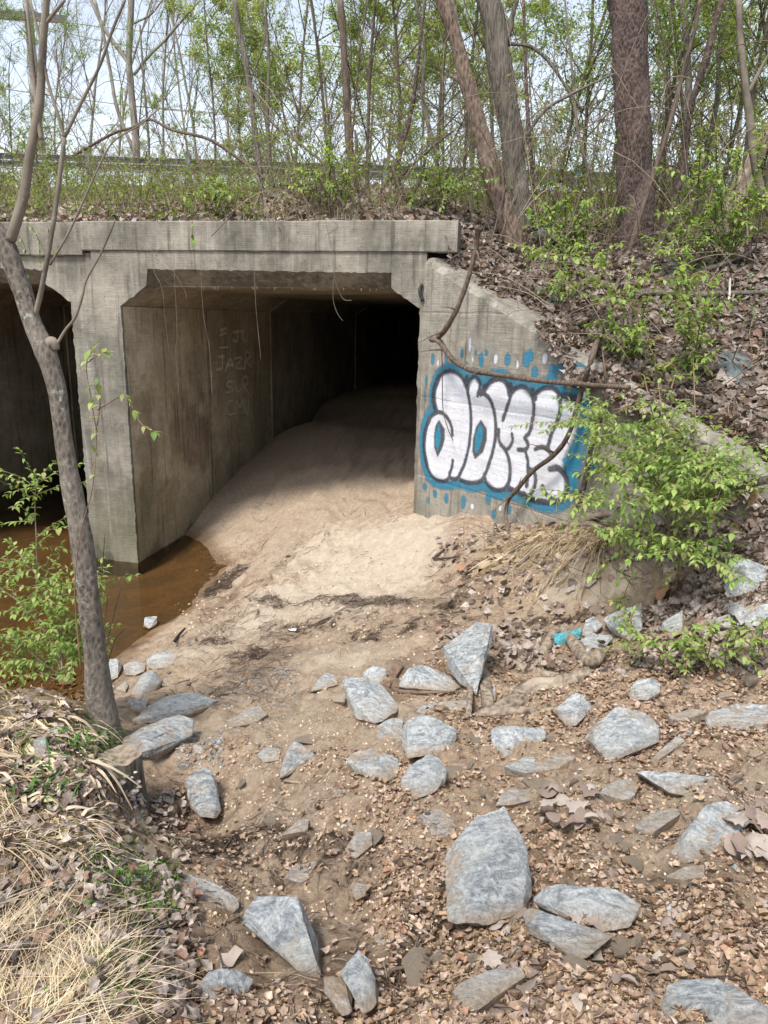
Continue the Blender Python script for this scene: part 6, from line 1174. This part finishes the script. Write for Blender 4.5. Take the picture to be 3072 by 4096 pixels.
# ------------------------------------------------------------------ trees with crowns
def grow(seed, h, r0, levels, nb, leaf_n, ls, pal, up=.6, lean=0, bare=False, first=.25, col=(.2, .17, .14), blen=.4, twk=3):
    r = np.random.default_rng(seed); tr, tw = [], []; LP = []
    def br(p, d, L, rad, lv):
        n = 6 if lv == 0 else 4; Q = [p]; q = p.copy(); dd = d/np.linalg.norm(d)
        for i in range(n): dd = dd+r.normal(0, .07+.05*lv, 3)+[0, 0, .04*up]; dd /= np.linalg.norm(dd); q = q+dd*L/n; Q.append(q.copy())
        Q = np.array(Q); R = np.linspace(rad, rad*(.35 if lv else .3), len(Q)); V, F = tube(Q, R, (9, 5, 4, 3, 3)[lv], cap=False); (tr if lv == 0 else tw).append((V, F, np.tile(np.array(col)*(1 if lv < 2 else .8), (len(V), 1))))
        if lv >= levels-1 and not bare:
            k = r.poisson(leaf_n); f = r.uniform(.2, 1, k)[:, None]; a = (f[:, 0]*(len(Q)-1)).astype(int).clip(0, len(Q)-2); LP.append(Q[a]+(Q[a+1]-Q[a])*r.random((k, 1))+r.normal(0, ls*1.2, (k, 3)))
        if lv < levels:
            for j in range(nb[lv]):
                f = r.uniform(first if lv == 0 else .2, 1); a = min(int(f*n), n-1); b = Q[a]+(Q[a+1]-Q[a])*(f*n-a); s = r.normal(0, 1, 3)*[1, 1, .25]; s /= np.linalg.norm(s); t_ = (Q[a+1]-Q[a]); t_ /= np.linalg.norm(t_)
                br(b, t_*(.5+.5*up)+s*.75, L*blen*r.uniform(.6, 1.15)*(1.1-.45*f if lv == 0 else 1), max(rad*(.45-.2*f), .004), lv+1)
    br(np.array([0, 0, -.3]), np.array([lean, 0, 1.]), h, r0, 0); return tr, tw, (np.vstack(LP) if LP else None), ls, pal
def tree_proto(seed, **k):
    tr, tw, LP, ls, pal = grow(seed, **k); t = empty('tree', (0, 0, 0)); V, F, C = join(tr); add('trunk', V, F, M['twig'], t, col=C)
    V, F, C = join(tw); c = add('twigs', V, F, M['twig'], t, col=C); c['kind'] = 'stuff'
    if LP is not None:
        V, F, C = scat([QUAD], LP, dirframes(RNG.normal(0, 1, (len(LP), 3))*[1, 1, .6]), RNG.uniform(.6, 1.3, len(LP))*ls*1.6, mixpal(pal, len(LP))); o = add('foliage', V, F, M['leaf'], t, col=C); o['kind'] = 'stuff'
    return t
def copy_tree(o):
    c = o.copy(); COL.objects.link(c)
    for ch in list(o.children): d = ch.copy(); COL.objects.link(d); d.parent = c
    return c
GP3 = [(.30, .34, .15), (.36, .40, .19), (.22, .26, .10), (.40, .42, .22)]
BARE = [tree_proto(100+i, h=10+i, r0=.055, levels=3, nb=(17, 8, 5), leaf_n=0, ls=.05, pal=GP3, up=1.3, bare=True, col=(.21, .18, .155), blen=.40) for i in range(3)]
GREEN = [tree_proto(200+i, h=9+i, r0=.042, levels=3, nb=(14, 6, 3), leaf_n=30, ls=.06, pal=GP3, up=.9, col=(.17, .145, .11), first=.1, blen=.34) for i in range(4)]
NEARG = [tree_proto(300+i, h=5.5+i*.6, r0=.035, levels=3, nb=(12, 6, 3), leaf_n=16, ls=.034, pal=[(.14, .21, .05), (.19, .27, .065), (.10, .155, .04), (.24, .31, .085)], up=.45, col=(.10, .08, .06), first=.12, blen=.42) for i in range(4)]
def ground_z(x, y): return float(H2(np.array([x]), np.array([y]), False)[0])
used = set()
LAND = [(-400, 'the frame edge'), (150, 'the utility pole'), (525, 'the tall forked bare tree'), (750, 'the guardrail post'), (1000, 'the slender dark tree'), (1390, 'the vine-wrapped tree'), (1640, 'the slanting stem'), (1900, 'the leaning tree'), (2040, 'the furrowed tree'), (2330, 'the thin sapling'), (2530, 'the scaly tree'), (2750, 'the twisted vine'), (2980, 'the pale edge sapling'), (3500, 'the frame edge')]
ADJ = ['', 'taller ', 'shorter ', 'denser ', 'thinner ']; SEEN = {}
def where(px, lab):
    i = max(k for k in range(len(LAND)) if LAND[k][0] <= px); i = min(i, len(LAND)-2); (x0, A), (x1, B) = LAND[i], LAND[i+1]; f = (px-x0)/(x1-x0)
    A = A.replace('the frame edge', 'the frame edge'); s = f'{lab} close to {A}' if f < .33 else (f'{lab} close to {B}' if f > .67 else f'{lab} midway from {A} to {B}')
    s2 = s; k = SEEN.get(s, 0); SEEN[s] = k+1
    return s if not k else s.replace(' beyond the rail', '')+[' , partly hidden', ', the second one there', ', the third one there'][min(k, 2)].replace(' ,', ',')
def place(protos, k, px, Y, s, lab, grp=None, z=None, name='tree', tilt=0):
    o = protos[k % len(protos)]
    if id(o) in used: o = copy_tree(o)
    else: used.add(id(o))
    P = at_y(px, 800, Y)[0]; o.location = (P[0], Y, ground_z(P[0], Y) if z is None else z); o.rotation_euler = (RNG.normal(0, .05), RNG.normal(0, .05)+tilt, RNG.uniform(0, 6.28)); o.scale = (s, s, s*RNG.uniform(.9, 1.1)); o.name = name; return setp(o, lab, 'tree', grp)
for i, (px, Y, s) in enumerate([(-150,26,1.1),(20,24,.9),(130,32,1.2),(250,36,1.2),(330,24,1.0),(420,30,1.2),(640,26,1.0),(740,34,1.3),(820,24,.9),(930,30,1.1),(1060,36,1.2),(1250,40,1.3),(1600,38,1.3),(1850,40,1.2),(2250,38,1.3),(2350,28,.9),(2620,36,1.2),(3000,38,1.2)]): place(BARE, i, px, Y, s, where(px, 'bare tree beyond the rail'), 'bare trees beyond the guardrail', name='bare_tree')
for i, (px, Y, s) in enumerate([(980,24,1.05),(1130,22,1.0),(1240,26,1.1),(1330,21,.95),(1450,25,1.1),(1570,22,1.0),(1680,27,1.15),(1790,23,.95),(1900,28,1.1),(2040,24,.9),(2180,30,.9),(2650,22,.85),(2780,25,1.0),(2900,20,.9),(3020,24,1.0),(3150,21,.9),(480,23,.38),(700,22,.35),(880,24,.4),(60,21,.33),(190,22,.36)]): place(GREEN, i, px, Y, s, where(px, 'leafing tree beyond the rail' if s > .5 else 'low young leafy tree'), 'leafing trees beyond the guardrail' if s > .5 else 'low young trees beyond the guardrail', name='leafing_tree')
for i, (px, Y, s) in enumerate([(60,12.5,.5),(150,11.5,.45),(270,13,.5),(560,12,.45),(860,11,.6),(1180,11,.75),(1330,12,.85),(1470,10.5,.75),(1600,12,.9),(1720,10.5,.8),(1850,12.5,.9),(1990,11,.85),(2200,10,.8),(2320,12,.85),(2440,13,.8),(2600,11,.85),(2690,9.8,.7),(2770,12,.95),(2860,10.6,.85),(2950,9.2,.7),(3030,11.5,.95),(3120,9.6,.8)]): place(NEARG, i, px, Y, s, where(px, 'green twiggy sapling'), 'leafy saplings on the embankment' if px > 1000 else 'short saplings near the pole side', name='sapling')
# the forked bare tree
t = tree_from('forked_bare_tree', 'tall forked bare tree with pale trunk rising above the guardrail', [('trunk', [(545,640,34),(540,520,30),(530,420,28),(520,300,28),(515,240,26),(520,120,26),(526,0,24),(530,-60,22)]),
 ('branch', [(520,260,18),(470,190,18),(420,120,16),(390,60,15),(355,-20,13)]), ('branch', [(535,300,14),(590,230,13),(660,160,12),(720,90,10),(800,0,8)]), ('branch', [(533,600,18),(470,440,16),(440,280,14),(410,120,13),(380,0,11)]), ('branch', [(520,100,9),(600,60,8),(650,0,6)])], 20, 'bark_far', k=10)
# ------------------------------------------------------------------ small litter
def cloth():
    P = [hit(*rg('F', [p])[0])[0] for p in [(728,290),(850,262),(845,290),(735,320)]]; nu, nv = 40, 16; u = np.linspace(0, 1, nu)[:, None]; v = np.linspace(0, 1, nv)[None]; A, B, C_, D_ = P
    V = (A*((1-u)*(1-v))[..., None]+B*(u*(1-v))[..., None]+C_*(u*v)[..., None]+D_*((1-u)*v)[..., None]).reshape(-1, 3); U = np.repeat(u, nv, 1).ravel(); W_ = np.repeat(v, nu, 0).ravel()
    V[:, 2] += .03+.018*np.sin(W_*22+3*U)+.02*fbm(U*6, W_*5, 3, 3)+.02*np.sin(math.pi*W_); setp(add('cloth_scrap', V, grid_faces(nu, nv), M['teal']), 'crumpled turquoise cloth scrap tucked under a wedge-shaped stone', 'cloth scrap')
cloth()
def scrap(lab, px, py, s):
    P = hit(px, py)[0]; n = 9; x, y = np.meshgrid(np.linspace(-1, 1, n), np.linspace(-1, 1, n), indexing='ij'); V = np.stack([x*s, y*s*.6, s*.5*(fbm(x*2+px, y*2, 3, 4)+.4)], -1).reshape(-1, 3)+P; setp(add('paper_scrap', V, grid_faces(n, n), M['white']), lab, 'litter')
scrap('crumpled white wrapper lying in dark debris on the sand', *rg('E', [(1262,240)])[0], .03); scrap('pale torn paper caught in the dirt by the straw tuft', 1975, 2255, .035)
for i, (x, y, lab) in enumerate([(3010,1985,'dry hanging reed leaf dangling from the twig over the low wall end')]):
    A = at_wing(x, y, .4)[0]; V, F = DL[2]; R = dirframes(np.array([[.1, 0, -1]]))[0]; o = add('hanging_leaf', (V*.16)@R.T+A, F, M['dead'], col=np.tile((.42, .28, .18), (len(V), 1))); setp(o, lab, 'leaf')
